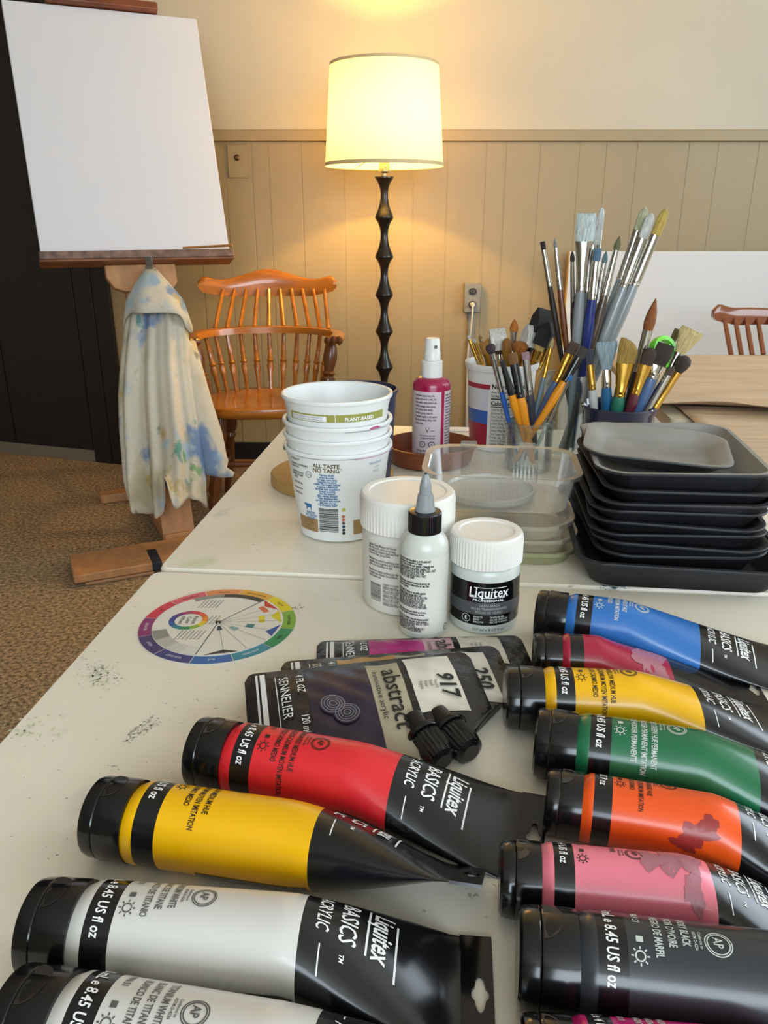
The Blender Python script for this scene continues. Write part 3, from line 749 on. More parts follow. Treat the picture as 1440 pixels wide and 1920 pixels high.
    put(g, rect(0.0, 0.0225 * k, 0, 0.0009 * k), fn, 1, lu - 0.0005, lv - 0.0028 * k, cut)
    put(g, rect(0.0035 * k, 0.0265 * k, 0, 0.0009 * k), fn, 1, lu, lv + 0.0098 * k, cut)
    # bar code panel low on the near side
    put(g, patchgrid(0.0, 0.030, 0.0, z3 - z2 - 0.022 * k, 12, 10), fn, 2, bar, z2 + 0.0205 * k)
    obj('printing', g, [ik, M_wink, M_black], t, flat=True)
    put_g = G()
    if blotch:
        for (bu, bv, ru, rv, sd) in blotch[1]:
            vs, fs = blob(bu, bv, ru, rv, sd)
            mid = [(lr(bu, x, .5), lr(bv, y, .5)) for x, y in vs[1:]]; n = len(mid)
            v2 = [vs[0]] + mid + vs[1:]
            f2 = [(0, 1 + i, 1 + (i + 1) % n) for i in range(n)] + [(1 + i, 1 + n + i, 1 + n + (i + 1) % n, 1 + (i + 1) % n) for i in range(n)]
            put(put_g, (v2, f2), lambda u, v: surf(v, pi / 2 + u / R, 0.00035), 0)
        obj('label_wear', put_g, mat('wear_' + label.split()[0], blotch[0], 0.3), t)
    return t

INK_D = mat('dark_tube_ink', '2a1a10', 0.5)
INK_W = mat('pale_tube_ink', 'c9cfc8', 0.5)
WH = ('BLANCO DE TITANIO', 'BLANC DE TITANE', 'TITANIUM WHITE')
CY = ('AMARILLO DE CADMIO MEDIO', 'JAUNE DE CADMIUM MOYEN IMITATION', 'CADMIUM YELLOW MEDIUM HUE')
paint_tube('white paint tube lying parallel below the left yellow tube', (62, 1737), (560, 1776), 'd3d0c9', WH, 'PW6', s0=0.55, pw=1.25, ink=M_inkgrey, u0=-0.0175)
paint_tube('white paint tube at the bottom edge, nearest the camera', (18, 1912), (565, 2009), 'd3d0c9', WH, 'PW6', s0=0.5, ink=M_inkgrey, u0=-0.014)
paint_tube('yellow paint tube on the left, between the red and the white tubes', (180, 1528), (568, 1586), 'f0b400', CY, 'PY74', roll=-37, s0=0.48, pw=1.6, ink=INK_D, u0=-0.0165, bar=0.056)
paint_tube('bright red paint tube lying in front of the foil pouches', (368, 1408), (730, 1474), 'd9262e', ('ROJO DE CADMIO MEDIO', 'ROUGE DE CADMIUM MOYEN IMITATION', 'CADMIUM RED MEDIUM HUE'), 'PR254', s0=0.45, roll=8, ink=INK_D, u0=-0.0165)
paint_tube('blue paint tube, farthest of the right-hand row, below the trays', (1005, 1153), (1297, 1193), '2f6fb8', ('AZUL CERULEO', 'BLEU CERULEUM IMITATION', 'CERULEAN BLUE HUE'), 'PB15:3', s0=0.25, pw=1.1, ink=INK_W, u0=-0.0165, roll=6)
paint_tube('crimson red paint tube between the blue tube and the yellow tube', (1000, 1231), (1265, 1247), 'a81e3e', ('CARMIN', 'CARMIN', 'CRIMSON'), 'PR122', big=False, s0=0.2, pw=0.9, ink=INK_W, u0=-0.05, blotch=('b0707e', [(0.004, 0.083, 0.016, 0.014, 4)]))
paint_tube('yellow paint tube on the right, between the crimson and the green tubes', (946, 1307), (1287, 1322), 'f0b400', CY, 'PY74', s0=0.35, ink=INK_D, u0=-0.0175)
paint_tube('green paint tube on the right, above the orange tube', (1003, 1390), (1378, 1448), '1f6a45', ('VERDE DE HOOKER PERMANENTE', 'VERT HOOKER PERMANENT IMITATION', "HOOKER'S GREEN HUE PERMANENT"), 'PG7', s0=0.4, ink=INK_W, u0=-0.017)
paint_tube('orange paint tube on the right, between the green and the pink tubes', (1023, 1500), (1372, 1562), 'f0581a', ('NARANJA DE CADMIO', 'ORANGE DE CADMIUM IMITATION', 'CADMIUM ORANGE HUE'), 'PO73', big=False, s0=0.5, ink=INK_D, u0=-0.019, blotch=('9c3430', [(0.020, 0.077, 0.006, 0.009, 9), (0.014, 0.082, 0.004, 0.005, 12), (0.026, 0.071, 0.004, 0.006, 15)]))
paint_tube('pink paint tube with a worn label on the right, above the black tube', (936, 1645), (1305, 1682), 'ef8092', ('ROSA', 'ROSE', 'LIGHT PINK'), 'PR122', big=False, s0=0.5, ink=INK_D, u0=-0.016, blotch=('b2717d', [(-0.006, 0.084, 0.013, 0.009, 5), (0.012, 0.088, 0.008, 0.005, 8), (-0.002, 0.070, 0.006, 0.006, 3)]))
paint_tube('charcoal black paint tube at the lower right, below the pink tube', (970, 1792), (1440, 1850), '33353a', ('NEGRO DE MARFIL', "NOIR D'IVOIRE", 'IVORY BLACK'), 'PBk9', s0=0.5, ink=INK_W, u0=-0.0125)
paint_tube('magenta paint tube mostly out of view at the bottom right edge', (975, 1998), (1320, 2028), 'c2186e', ('MAGENTA', 'MAGENTA', 'MAGENTA'), 'PR122', big=False, s0=0.5, ink=INK_W)

# ------------------------------------------------------------------ foil paint pouches
def pouch(label, o, yaw, Lx, Wy, z0, th, film, window, wcol, lab, notch, caps, seal=False, tilt=0.0):
    t = thing('paint_pouch', label, 'paint pouch', (o[0], o[1], TZ + z0), radians(yaw), 'flat foil pouches of acrylic paint')
    t.rotation_euler = (radians(tilt), 0, radians(yaw))
    def hz(x, y):
        s = max(0, min(1, x / Lx)); q = abs(2 * y / Wy)
        return th * (1 - min(1, q) ** 3) * min(1, (s / 0.16)) ** 0.7 * min(1, ((1 - s) / 0.22)) ** 0.6 + 0.0007 * sin(x * 260 + y * 120) * sin(y * 190) * min(1, 4 * s) * min(1, 4 * (1 - s))
    def edge(x):      # outline: rounded left corners, cut lower right corner
        lo = -Wy / 2; hi = Wy / 2
        if x > Lx - notch: lo += (x - (Lx - notch)) * 0.95
        r = 0.008
        if x < r: d = r - sqrt(max(0, r * r - (r - x) ** 2)); lo += d; hi -= d
        if x > Lx - r: d = r - sqrt(max(0, r * r - (x - Lx + r) ** 2)); hi -= d
        return lo, hi
    n, k = 60, 26; v = []; f = []
    for sgn in (1, -1):
        for j in range(k + 1):
            for i in range(n + 1):
                x = Lx * i / n; lo, hi = edge(x); y = lr(lo, hi, j / k)
                z = max(0.0006, hz(x, y)) if sgn > 0 else 0.0
                v.append((x, y, z + 0.0002))
    S = (n + 1) * (k + 1)
    for j in range(k):
        for i in range(n):
            a = j * (n + 1) + i; f.append((a, a + 1, a + n + 2, a + n + 1)); f.append((S + a, S + a + n + 1, S + a + n + 2, S + a + 1))
    per = [i for i in range(n)] + [j * (n + 1) + n for j in range(k)] + [k * (n + 1) + i for i in range(n, 0, -1)] + [j * (n + 1) for j in range(k, 0, -1)]
    for q in range(len(per)):
        a, b = per[q], per[(q + 1) % len(per)]; f.append((a, S + a, S + b, b))
    obj('pouch_film', (v, f), film, t, ang=60)
    def fn(u, vv):
        y = -u; return (vv, y, max(0.0006, hz(vv, y)) + 0.0006)
    def ft(u, vv):
        p = fn(u, vv); return (p[0], p[1], p[2] + 0.0012)
    def panel(nm, x0, x1, u0, u1, m, par=t):
        g = G(); put(g, patchgrid(u0, u1, x0, x1, 30, 16), fn); return obj(nm, g, m, par)
    wd = Wy / 2
    panel('stripe', 0.0075, 0.0090, -wd + .003, wd - .003, M_wink); panel('stripe', 0.0105, 0.0140, -wd + .003, wd - .003, M_wink)
    panel('stripe', 0.0205, 0.0211, -wd + .010, wd - .003, M_wink)
    panel('colour_window', 0.041, 0.084, -wd + .008, wd - .006, wcol)
    lb = panel('name_label', 0.084, 0.107, -wd + .009, wd - .004, lab)
    g = G()
    put(g, text_geo('SENNELIER', 0.0092, 0.95, 0.0), ft, 0, -wd + 0.014, 0.0230, 0.003)
    put(g, text_geo('4 FL OZ', 0.0075, 0.75, 0.0), ft, 0, -wd + 0.014, 0.0345, 0.006)
    put(g, text_geo('120 mL', 0.0075, 0.75, 0.0), ft, 0, -wd + 0.054, 0.0345, 0.006)
    put(g, text_geo('abstract', 0.0172, 1.02, 0.012), ft, 1, -wd + 0.019, 0.0935, 0.003)
    put(g, text_geo('innovative acrylic', 0.0058, 1.15, 0.0), ft, 1, -wd + 0.020, 0.0868, 0.003)
    if seal:
        for (cu_, cv_) in ((-.006, .056), (.003, .064)):
            put(g, disc(cu_, cv_, .0088, 28), ft, 2)
            for q in range(4): put(g, disc(cu_, cv_, .0080 - .0018 * q, 28, .0074 - .0018 * q), lambda u, v: (lambda p: (p[0], p[1], p[2] + .0004))(ft(u, v)), 3)
    obj('print', g, [M_wink, M_ink, mat('pewter_print', '3d3a44', .35), mat('pewter_line', '77737c', .35)], t, flat=True)['kind'] = 'stuff'
    if window:
        x0, u0_, wdt, num, words = window
        st = panel('sticker', x0, x0 + 0.034, u0_, u0_ + wdt, mat('paper_sticker', 'd9d3c4', 0.5), t)
        g = G(); put(g, text_geo(num, 0.0165, 0.98, 0.03), ft, 0, u0_ + wdt - 0.036, x0 + 0.0190, 0.006)
        for i, wr in enumerate(words): put(g, text_geo(wr, 0.0036, 0.7, 0.0), ft, 0, u0_ + wdt - 0.028, x0 + 0.015 - 0.0035 * i)
        obj('sticker_print', g, M_ink, st, flat=True)
    if caps:
        bp_, tp_ = PZ(caps[0], caps[1], TZ + .0125), PZ(caps[2], caps[3], TZ + .0115)
        Mw = (T(o[0], o[1], TZ + z0) @ RZ(yaw) @ RX(tilt)).inverted(); bp_ = Mw @ bp_; tp_ = Mw @ tp_
        M = T(*bp_) @ RZ(math.degrees(atan2(tp_.y - bp_.y, tp_.x - bp_.x)))
        sp = obj('spout', G().add(lathe([(0.0, -0.012), (0.008, -0.012), (0.008, 0.006), (0.0, 0.006)], 20), 0, M @ RY(90)), M_black, t)
        L1 = []
        for r, z in ((0.0, 0.004), (.0112, .004), (.0115, .005), (.0115, .008)): L1.append((r, z))
        g = G().add(lathe([(0.0, 0.002), (.0122, .002), (.0125, .004), (.0118, .0055), (.0, .0055)], 28), 0, M @ RY(90))
        obj('collar_ring', g, M_black, sp)
        seg = 48; rings = []
        for r, z in ((0.0108, 0.0065), (0.0108, 0.020), (0.0095, 0.0255), (0.006, 0.0275)):
            rings.append([((r - (0.0007 if (a // 1) % 2 and z < .022 else 0)) * cos(2 * pi * a / seg), (r - (0.0007 if a % 2 and z < .022 else 0)) * sin(2 * pi * a / seg), z) for a in range(seg)])
        obj('screw_cap', G().add(loops(rings), 0, M @ RY(90)), M_cap, t, ang=20)
    return t
FB = mat('black_foil_film', '1c1b1e', 0.22, spec=0.6, var=(8, 0.25), bump=(45, 0.45, 0.006))
FC = mat('smoky_clear_film', '2c2823', 0.16, spec=0.6, bump=(45, 0.5, 0.006))
kr = mat('tan_kraft_label', 'a99f86', 0.5, bump=(40, .2, .003))
pouch('foil paint pouch with a magenta window, hindmost of the three', (-0.0515, 0.520), 3.5, 0.166, 0.088, 0.0002, 0.009, FB, (0.112, -0.040, 0.05, '', ('Fuchsia', 'Fuchsia', 'Fucsia')), mat('magenta_window', 'b31a78', 0.2), mat('pink_label', 'c9a0a8', 0.5), 0.03, None)
pouch("foil paint pouch with the number 250 sticker, middle of the three", (-0.070, 0.466), 8.5, 0.166, 0.098, 0.0056, 0.009, FC, (0.118, -0.038, 0.060, '250', ('Rose the', 'Rosa')), mat('ochre_window', 'b98a3e', 0.2), kr, 0.045, (838, 1362, 905, 1428), tilt=6.5)
pouch('foil paint pouch with a dark purple window and number 917 sticker', (-0.0875, 0.4275), 11.5, 0.163, 0.108, 0.0108, 0.010, FB, (0.112, -0.050, 0.060, '917', ('Pourpre', 'Purple', 'Purpur', 'Purpura')), mat('purple_window', '2c2236', 0.2, bump=(20, .3, .004)), kr, 0.052, (790, 1372, 850, 1438), seal=True, tilt=11.5)
# ------------------------------------------------------------------ colour wheel
def wheel():
    c = PZ(409.5, 1171); R = 0.0655
    pa = PZ(457, 1107); a0 = atan2(pa.y - c.y, pa.x - c.x)
    t = thing('color_wheel', 'round cardboard colour wheel lying on the near white table', 'colour wheel', (c.x, c.y, TZ))
    cols = ['e0a83c', 'e6cf1e', '7fae3c', '1f8a56', '2a8aa0', '2f66a8', '3a3f7c', '463a6a', '8a2f6c', 'd03048', 'd8586a', 'e08a54']
    ms = [mat('wheel_%d' % i, q, 0.35) for i, q in enumerate(cols)]
    obj('base_disc', lathe([(0.0, 0.0001), (R, 0.0001), (R, 0.0011), (0.0, 0.0011)], 96), mat('wheel_card', 'd9d3c6', 0.45), t)
    def arc(r0, r1, a, b, n=8):
        vs = []
        for i in range(n + 1):
            q = lr(a, b, i / n); vs += [(r0 * cos(q), r0 * sin(q)), (r1 * cos(q), r1 * sin(q))]
        return vs, [(2 * i, 2 * i + 1, 2 * i + 3, 2 * i + 2) for i in range(n)]
    st = -2 * pi / 12
    for i in range(12):
        g = G(); put(g, arc(0.050, R - 0.0003, a0 + st * i, a0 + st * (i + 1) + 0.012), lambda u, v: (u, v, 0.0013)); obj('hue_sector', g, ms[i], t, flat=True)
    # grey-scale steps on the base disc and the white dial above it
    g = G()
    obj('dial', lathe([(0.0, 0.0014), (0.0545, 0.0014), (0.0545, 0.0019), (0.0, 0.0019)], 80), mat('wheel_dial_card', 'e3ded2', 0.45), t)
    g = G(); fz = lambda u, v: (u, v, 0.0021)
    pal = ['e3ded2', '1c1c1c', '8f8c86', 'b5b2ab', 'cac7c0', 'd7d4cc', 'd0402c', 'e0d02a', '2f55a0', '3d3b38', 'd86a4a', 'c8b93a', '3b7f8c', '8fae a8'.replace(' ', ''), '2f4b55', 'd58f2e']
    pm = [mat('dialcol_%s' % q, q, 0.45) for q in pal]
    ring = ['c8324a', 'd8603a', 'e08a2a', 'e6c828', '8fae3c', '2f8a5a', '2a7f8f', '2f5a9c', '3a3f8c', '6a3a80', 'a03060']
    for i, q in enumerate(ring): pm.append(mat('dialcol_' + q, q, 0.45))
    A = radians
    put(g, arc(0.0475, 0.054, A(95), A(125)), fz, 2); put(g, arc(0.0475, 0.054, A(70), A(95)), fz, 9); put(g, arc(0.0475, 0.054, A(52), A(70)), fz, 9)
    for i, (a, b) in enumerate(((196, 214), (214, 232), (232, 248), (248, 262))): put(g, arc(0.042, 0.054, A(a), A(b)), fz, 2 + i)
    put(g, ([(0.0535 * cos(A(52)), 0.0535 * sin(A(52))), (0.0535 * cos(A(26)), 0.0535 * sin(A(26))), (0.046 * cos(A(40)), 0.046 * sin(A(40)))], [(0, 2, 1)]), fz, 6)
    put(g, ([(0.0535 * cos(A(24)), 0.0535 * sin(A(24))), (0.0535 * cos(A(0)), 0.0535 * sin(A(0))), (0.044 * cos(A(14)), 0.044 * sin(A(14)))], [(0, 2, 1)]), fz, 7)
    put(g, ([(0.0535 * cos(A(-4)), 0.0535 * sin(A(-4))), (0.0535 * cos(A(-26)), 0.0535 * sin(A(-26))), (0.045 * cos(A(-20)), 0.045 * sin(A(-20)))], [(0, 2, 1)]), fz, 8)
    put(g, ([(0.054 * cos(A(-62)), 0.054 * sin(A(-62))), (0.054 * cos(A(-92)), 0.054 * sin(A(-92))), (0.047 * cos(A(-74)), 0.047 * sin(A(-74)))], [(0, 2, 1)]), fz, 9)
    for a, b, r0, r1, mi in ((26, 42, .040, .045, 10), (8, 18, .034, .039, 7), (0, 8, .034, .039, 11), (-18, -6, .025, .032, 12), (-42, -26, .014, .022, 13), (-84, -64, .007, .014, 14)): put(g, arc(r0, r1, A(a), A(b)), fz, mi)
    def ray(a, r0=0.002, r1=0.0535, q=0.00022, mi=1):
        c_, s_ = cos(A(a)), sin(A(a)); put(g, ([(r0 * c_ - q * s_, r0 * s_ + q * c_), (r0 * c_ + q * s_, r0 * s_ - q * c_), (r1 * c_ + q * s_, r1 * s_ - q * c_), (r1 * c_ - q * s_, r1 * s_ + q * c_)], [(0, 1, 2, 3)]), fz, mi)
    for a in (52, -98): ray(a, q=0.00035)
    for a in (34, 18, 4, -16, -34, -54, -74): ray(a, q=0.00012, mi=9)
    for i in range(11):
        put(g, ([( -0.026 + x, 0.004 + y) for x, y in arc(0.0115, 0.0165, A(90 - i * 360 / 11), A(90 - (i + 1) * 360 / 11))[0]], arc(0, 1, 0, 1)[1]), fz, 16 + i)
    Mr = Matrix.Rotation(radians(-90), 3, 'Z')
    for i, wd in enumerate(('Pocket', 'Color', 'Wheel')): put(g, text_geo(wd, 0.0055, 0.9, 0.0, 0, 'CENTER'), lambda u, v: (-0.0205 + v - 0.0055 * i - 0.002, 0.004 - u, 0.0021), 1)
    for bx, by, n, ln in ((-0.004, 0.042, 6, 0.016), (-0.001, 0.012, 3, 0.016), (-0.008, -0.014, 7, 0.018)):
        for i in range(n):
            put(g, text_geo('color harmony and tone mixing', 0.0026, 0.45, 0.0), lambda u, v: (bx + v - 0.0032 * i + u * -0.25, by - u, 0.0021), 1)
    names = ['YELLOW-ORANGE', 'YELLOW', 'YELLOW-GREEN', 'GREEN', 'BLUE-GREEN', 'BLUE', 'BLUE-VIOLET', 'VIOLET', 'RED-VIOLET', 'RED', 'RED-ORANGE', 'ORANGE']
    obj('dial_print', g, pm, t, flat=True)
    g = G()
    for i, nm in enumerate(names):
        am = a0 + st * (i + 0.5)
        def wf(u, v, am=am): 
            q = am - u / 0.058; r = 0.0585 + v
            return (r * cos(q), r * sin(q), 0.0015)
        put(g, text_geo(nm, 0.0034, 0.7, 0.0, 0, 'CENTER'), wf, 1 if 3 < i < 9 else 0)
    obj('ring_lettering', g, [M_ink, M_wink], t, flat=True)
    obj('rivet', lathe([(0.0, 0.0019), (0.0024, 0.0019), (0.002, 0.0029), (0.0012, 0.0031), (0.0009, 0.0024), (0.0, 0.0024)], 24), mat('dark_eyelet', '5a564e', 0.3, metal=1), t)
wheel()

# ------------------------------------------------------------------ cups, jars and bottles
def cylfn(Rz, off=0.0003):
    def fn(u, v):
        r = Rz(v); a = u / r; r += off
        return (r * sin(a), -r * cos(a), v)
    return fn
def ribbed(R, z0, z1, rt, n=72, d=0.0007):
    seg = n * 2; L = []
    for r, z, k in ((R - .001, z0, 0), (R, z0 + .0008, 1), (R, z1 - rt * 1.4, 1), (R - rt * .25, z1 - rt * .5, 0), (R - rt * .6, z1 - rt * .1, 0), (R - rt, z1, 0)):
        L.append([((r - (d if (a % 2 and k) else 0)) * cos(2 * pi * a / seg), (r - (d if (a % 2 and k) else 0)) * sin(2 * pi * a / seg), z) for a in range(seg)])
    L.append([((R - rt - .004) * cos(2 * pi * a / seg), (R - rt - .004) * sin(2 * pi * a / seg), z1 - 0.0006) for a in range(seg)])
    L.append([((R - rt - .005) * cos(2 * pi * a / seg), (R - rt - .005) * sin(2 * pi * a / seg), z1 - 0.0016) for a in range(seg)])
    return loops(L)
def curved_rect(g, fn, u0, u1, v0, v1, mi=0, n=16): put(g, rect(u0, u1, v0, v1, n), fn, mi)

def bucket(label, i):
    r0, r1, hh = 0.0435, 0.0555, 0.100
    z = TZ + (0.0, 0.014, 0.028, 0.0540)[i]
    t = thing('yogurt_tub', label, 'tub', (-0.049, 0.817, z), [0, .25, -.3, .1][i], 'nested white plastic tubs')
    w_ = 0.0011
    prof = [(0.0, 0.0), (r0 - .003, 0.0), (r0, 0.002), (lr(r0, r1, .86), hh * .86), (r1 - .0005, hh * .90), (r1 + .0005, hh * .955), (r1 + .0022, hh * .96), (r1 + .0028, hh * .975), (r1 + .0022, hh * .998), (r1 + .0008, hh), (r1 - .0012, hh * .99), (r1 - .0018, hh * .90), (lr(r0, r1, .86) - w_, hh * .855), (r0 - w_, 0.0035), (0.0, 0.0035)]
    obj('tub_wall', lathe(prof, 72, False, False), M_tub, t, ang=40)
    return t
M_tub = mat('white_tub_plastic', 'e6e7e4', 0.35, sss=0.0)
B0 = bucket('bottom white yogurt tub of the nested stack, with printed label', 0)
bucket('second tub from the bottom of the nested white tubs', 1)
bucket('third tub from the bottom of the nested white tubs, rim stained with paint', 2)
B3 = bucket('top tub of the nested white tubs, with an olive printed band', 3)
B0.rotation_euler = B3.rotation_euler = (0, 0, 0)
def bucket_print():
    Rz = lambda z: lr(0.0435, 0.0555, max(0, z) / 0.100) if z < .086 else lr(0.05382, 0.0552, min(1, (z - .086) / .004))
    fn = cylfn(Rz); ms = [mat('tub_brown_ink', '6a5a3c', .5), mat('tub_blue_ink', '2c6aa0', .5), M_ink, mat('tub_tan_ink', '9c7c4e', .5), mat('tub_orange_ink', 'd0603a', .5), mat('tub_yellow_ink', 'c0b848', .5), M_inkgrey, mat('tub_navy_ink', '22406a', .5), mat('tub_faded_ink', '9db6c8', .5), M_wink]
    def zp(py): return PY(629, py, 0.817 - 0.049).z - TZ
    def up(px): return math.asin(max(-.98, min(.98, (px - 629.5) / 92))) * 0.049
    g = G()
    def tx(s, px, py, size, cond=1, mi=2, bold=0, al='CENTER', sh=0): put(g, text_geo(s, size, cond, bold, sh, al), fn, mi, up(px), zp(py), .004)
    tx('ALL TASTE', 611, 876, 0.0062, 0.95, 0, 0.03); tx('NO TANG*', 613, 885, 0.0062, 0.98, 0, 0.03)
    para = ['The days of tart', 'yogurt are over.', "For years we've been", 'mastering the art of', 'crafting The Cream Culture*', 'to deliver a deliciously', 'tang-free taste experience', 'in every spoonful.', 'And the texture?', 'Silky, velvety smooth!', 'Taste decadence like', 'our old world style yogurt', 'will make you say', '"Oh Provence Gold!"']
    for i, s in enumerate(para): tx(s, 612, 892 + i * 4.5, 0.0034, 0.72, 1, 0.035)
    left = ['CONTAINS LIVE AND ACTIVE', 'CULTURES. KEEP REFRIGERATED', 'AT OR BELOW 40 F', '', 'INGREDIENTS: CULTURED MILK,', 'CREAM, PECTIN', '', 'DISTRIBUTED BY VALLEY', 'CREAMERY, PETALUMA', 'CA 94952', '', 'QUESTIONS? CALL', '', 'www.creamery.com', '', 'PLEASE RECYCLE']
    for i, s in enumerate(left):
        if s: tx(s, 545 + (i > 8) * 2, 858 + i * 5.2, 0.0030, 0.62, 2, 0.02, 'LEFT')
    cx, cz = up(577), zp(892)
    put(g, disc(cx, cz, 0.0036, 20, 0.0031), fn, 2); tx('LIVE', 577, 894, 0.0026, .8, 2)
    # cow: blue outline of body, head and legs
    cow = [(-5, 1.2), (-4.6, 3.4), (-3.6, 3.0), (-2.4, 2.9), (1, 2.6), (4.4, 2.8), (5, 1.5), (4.8, -1), (4.9, -4.2), (3.9, -4.2), (3.5, -1.3), (1.8, -1.2), (-0.4, -1.2), (-1, -4.2), (-2.1, -4.2), (-2.2, -0.6), (-3.6, 0.4)]
    bmv = [(x * .001 + up(572), y * .001 + zp(955)) for x, y in cow]
    put(g, (bmv, [tuple(range(len(bmv)))]), fn, 1)
    for i, s in enumerate(('GRASS FED', 'NOT TREATED', 'WITH rBST')): tx(s, 577, 969 + i * 5.5, 0.0034, .7, 1, .03)
    curved_rect(g, fn, up(552), up(591), zp(1004), zp(978), 3)
    for i, s in enumerate(('PASTEURIZED', 'CULTURED MILK', 'GRADE A', 'NET WT 32 OZ')): tx(s, 573, 984 + i * 5.5, 0.0031, .66, 0, .03)
    z0, z1 = zp(1001), zp(954); n = 26; rnd = random.Random(4); z = z0
    while z < z1 - .0006:
        hh = rnd.choice((.0004, .0004, .0007, .0011)); curved_rect(g, fn, up(594), up(632), z, min(z + hh, z1), 2, 8); z += hh + rnd.choice((.0004, .0006, .0009))
    put(g, rect(-.0018, .0018, -.0018, .0018), fn, 5, up(643), zp(957))
    for i, mi in enumerate((4, 4, 6, 7, 2, 2)): put(g, disc(up(642), zp(970 + i * 6.6), .0017, 14), fn, mi)
    curved_rect(g, fn, up(661), up(684), zp(1007), zp(979), 3)
    tx('PROVENCE', 704, 876, 0.0042, .9, 8, .02); tx('yogurt', 706, 883, .003, .9, 8); tx('GOLD', 704, 892, .0036, .9, 8)
    obj('print', g, ms, B0, flat=True)['kind'] = 'stuff'
    # olive band on the top tub
    g = G()
    fb = cylfn(lambda z: lr(0.0435, 0.0555, min(.86, z / .1)), .0004)
    curved_rect(g, fb, -.0535, .058, 0.0790, 0.0890, 0, 48)
    curved_rect(g, cylfn(lambda z: lr(0.0435, 0.0555, min(.86, z / .1)), .0006), -.050, -.008, 0.0797, 0.0853, 1, 32)
    curved_rect(g, cylfn(lambda z: lr(0.0435, 0.0555, min(.86, z / .1)), .0006), .0005, .0011, 0.0787, 0.0897, 1, 1)
    ft = cylfn(lambda z: lr(0.0435, 0.0555, min(.86, z / .1)), .0008)
    put(g, text_geo('PLANT-BASED', .0052, .98, .03), ft, 1, .010, .0803, .004)
    for i in range(2): put(g, text_geo('OUR DAIRY COMES FROM FAMILY FARMS NEAR YOU', .0021, .72, .0), ft, 2, -.048, .0829 - i * .0024, .004)
    obj('printed_band', g, [mat('olive_ink', '9a9a4a', .4), M_wink, M_inkgrey], B3, flat=True)
    g = G(); fr = cylfn(lambda z: 0.0582, .0004)
    for u0, u1, v0, v1 in ((.040, .055, .0965, .0995), ): put(g, blob(.062, .0975, .006, .0016, 3), fr, 0)
    put(g, rect(.028, .082, .0955, .0960, 20), fr, 1)
    obj('paint_stain', g, [mat('magenta_stain', 'b04a7e', .5), mat('grey_stain', '8a8088', .5)], bpy.data.objects['yogurt_tub.002'], flat=True)
    g = G(); put(g, rect(-.045, .03, .0958, .0963, 20), fr, 0); put(g, blob(-.075, .0968, .006, .0018, 8), fr, 1)
    put(g, rect(.02, .09, .0952, .0960, 20), fr, 2)
    obj('paint_stain', g, [mat('grey_stain', '8a8088', .5), mat('green_stain', '4e7a52', .5), mat('pink_stain', 'c79ab4', .5)], B0, flat=True)
bucket_print()

cup = thing('navy_cup', 'navy blue cup mostly hidden behind the nested white tubs', 'cup', (-0.034, 0.952, TZ + .0142))
obj('cup_wall', lathe([(0.0, 0), (.040, 0), (.042, .002), (.049, .109), (.0515, .113), (.0515, .116), (.049, .1165), (.0465, .109), (.040, .004), (0.0, .004)], 56, False, False), mat('navy_plastic', '2a2f4a', .4), cup)
d = obj('round_board', lathe([(0.0, 0), (0.0785, 0), (0.080, .0015), (0.080, .0125), (0.078, .014), (0.0, .014)], 72), mat('tan_round_board', 'b08a4e', 0.5, var=(20, .06)), loc=(-0.068, 0.99, TZ))
tag(d, 'tan round disc lying behind the nested white tubs', 'disc')

def big_jar():
    c = (0.0205, 0.6450); t = thing('large_jar', 'large white jar with a white ribbed lid, beside the stacked tubs', 'jar', (c[0], c[1], TZ))
    R = 0.0395; bm = mat('milky_jar_plastic', 'dcdad0', 0.32)
    obj('jar_body', lathe([(0.0, 0), (R - .004, 0), (R - .001, .0015), (R, .005), (R, .068), (R - .0015, .072), (R - .004, .075), (0.0, .075)], 64), bm, t)
    obj('lid', ribbed(0.0415, 0.0735, 0.1035, 0.004), M_lid, t, ang=25)
    fn = cylfn(lambda z: R); lb = G(); curved_rect(lb, fn, -.046, .046, .010, .066, 0, 32)
    l = obj('label', lb, mat('jar_paper_label', 'dad6cb', .45), t)
    fn = cylfn(lambda z: R, .0006); g = G()
    lines = ['Liquitex Gloss Medium and Varnish', 'Mix with acrylic colors to increase', 'transparency, enhance depth and flow.', 'Dries to a clear, glossy finish.', '', 'Melanger aux couleurs acryliques pour', 'augmenter la transparence et la fluidite.', 'Seche en un fini brillant et clair.', '', 'Mezclar con colores acrilicos para dar', 'transparencia y fluidez. Seca brillante.', 'www.liquitex.com']
    for i, s in enumerate(lines):
        if s: put(g, text_geo(s, .0033, .60, .02), fn, 0, -.0385, .0625 - i * .0026, .005)
    rnd = random.Random(2); z = .012
    while z < .0285:
        hh = rnd.choice((.0003, .0005, .0008)); curved_rect(g, fn, -.0365, -.0245, z, z + hh, 0, 5); z += hh + rnd.choice((.0004, .0006))
    for i in range(11): put(g, text_geo(['CUIDADO: NO INGERIR', 'Lavable con agua y jabon', 'WARNING: KEEP FROM FREEZING', 'Keep out of reach of children'][i % 4], .0026, .52, .015), fn, 0, -.0225, .0285 - i * .0019, .005)
    obj('printing', g, M_inkgrey, l, flat=True)
big_jar()

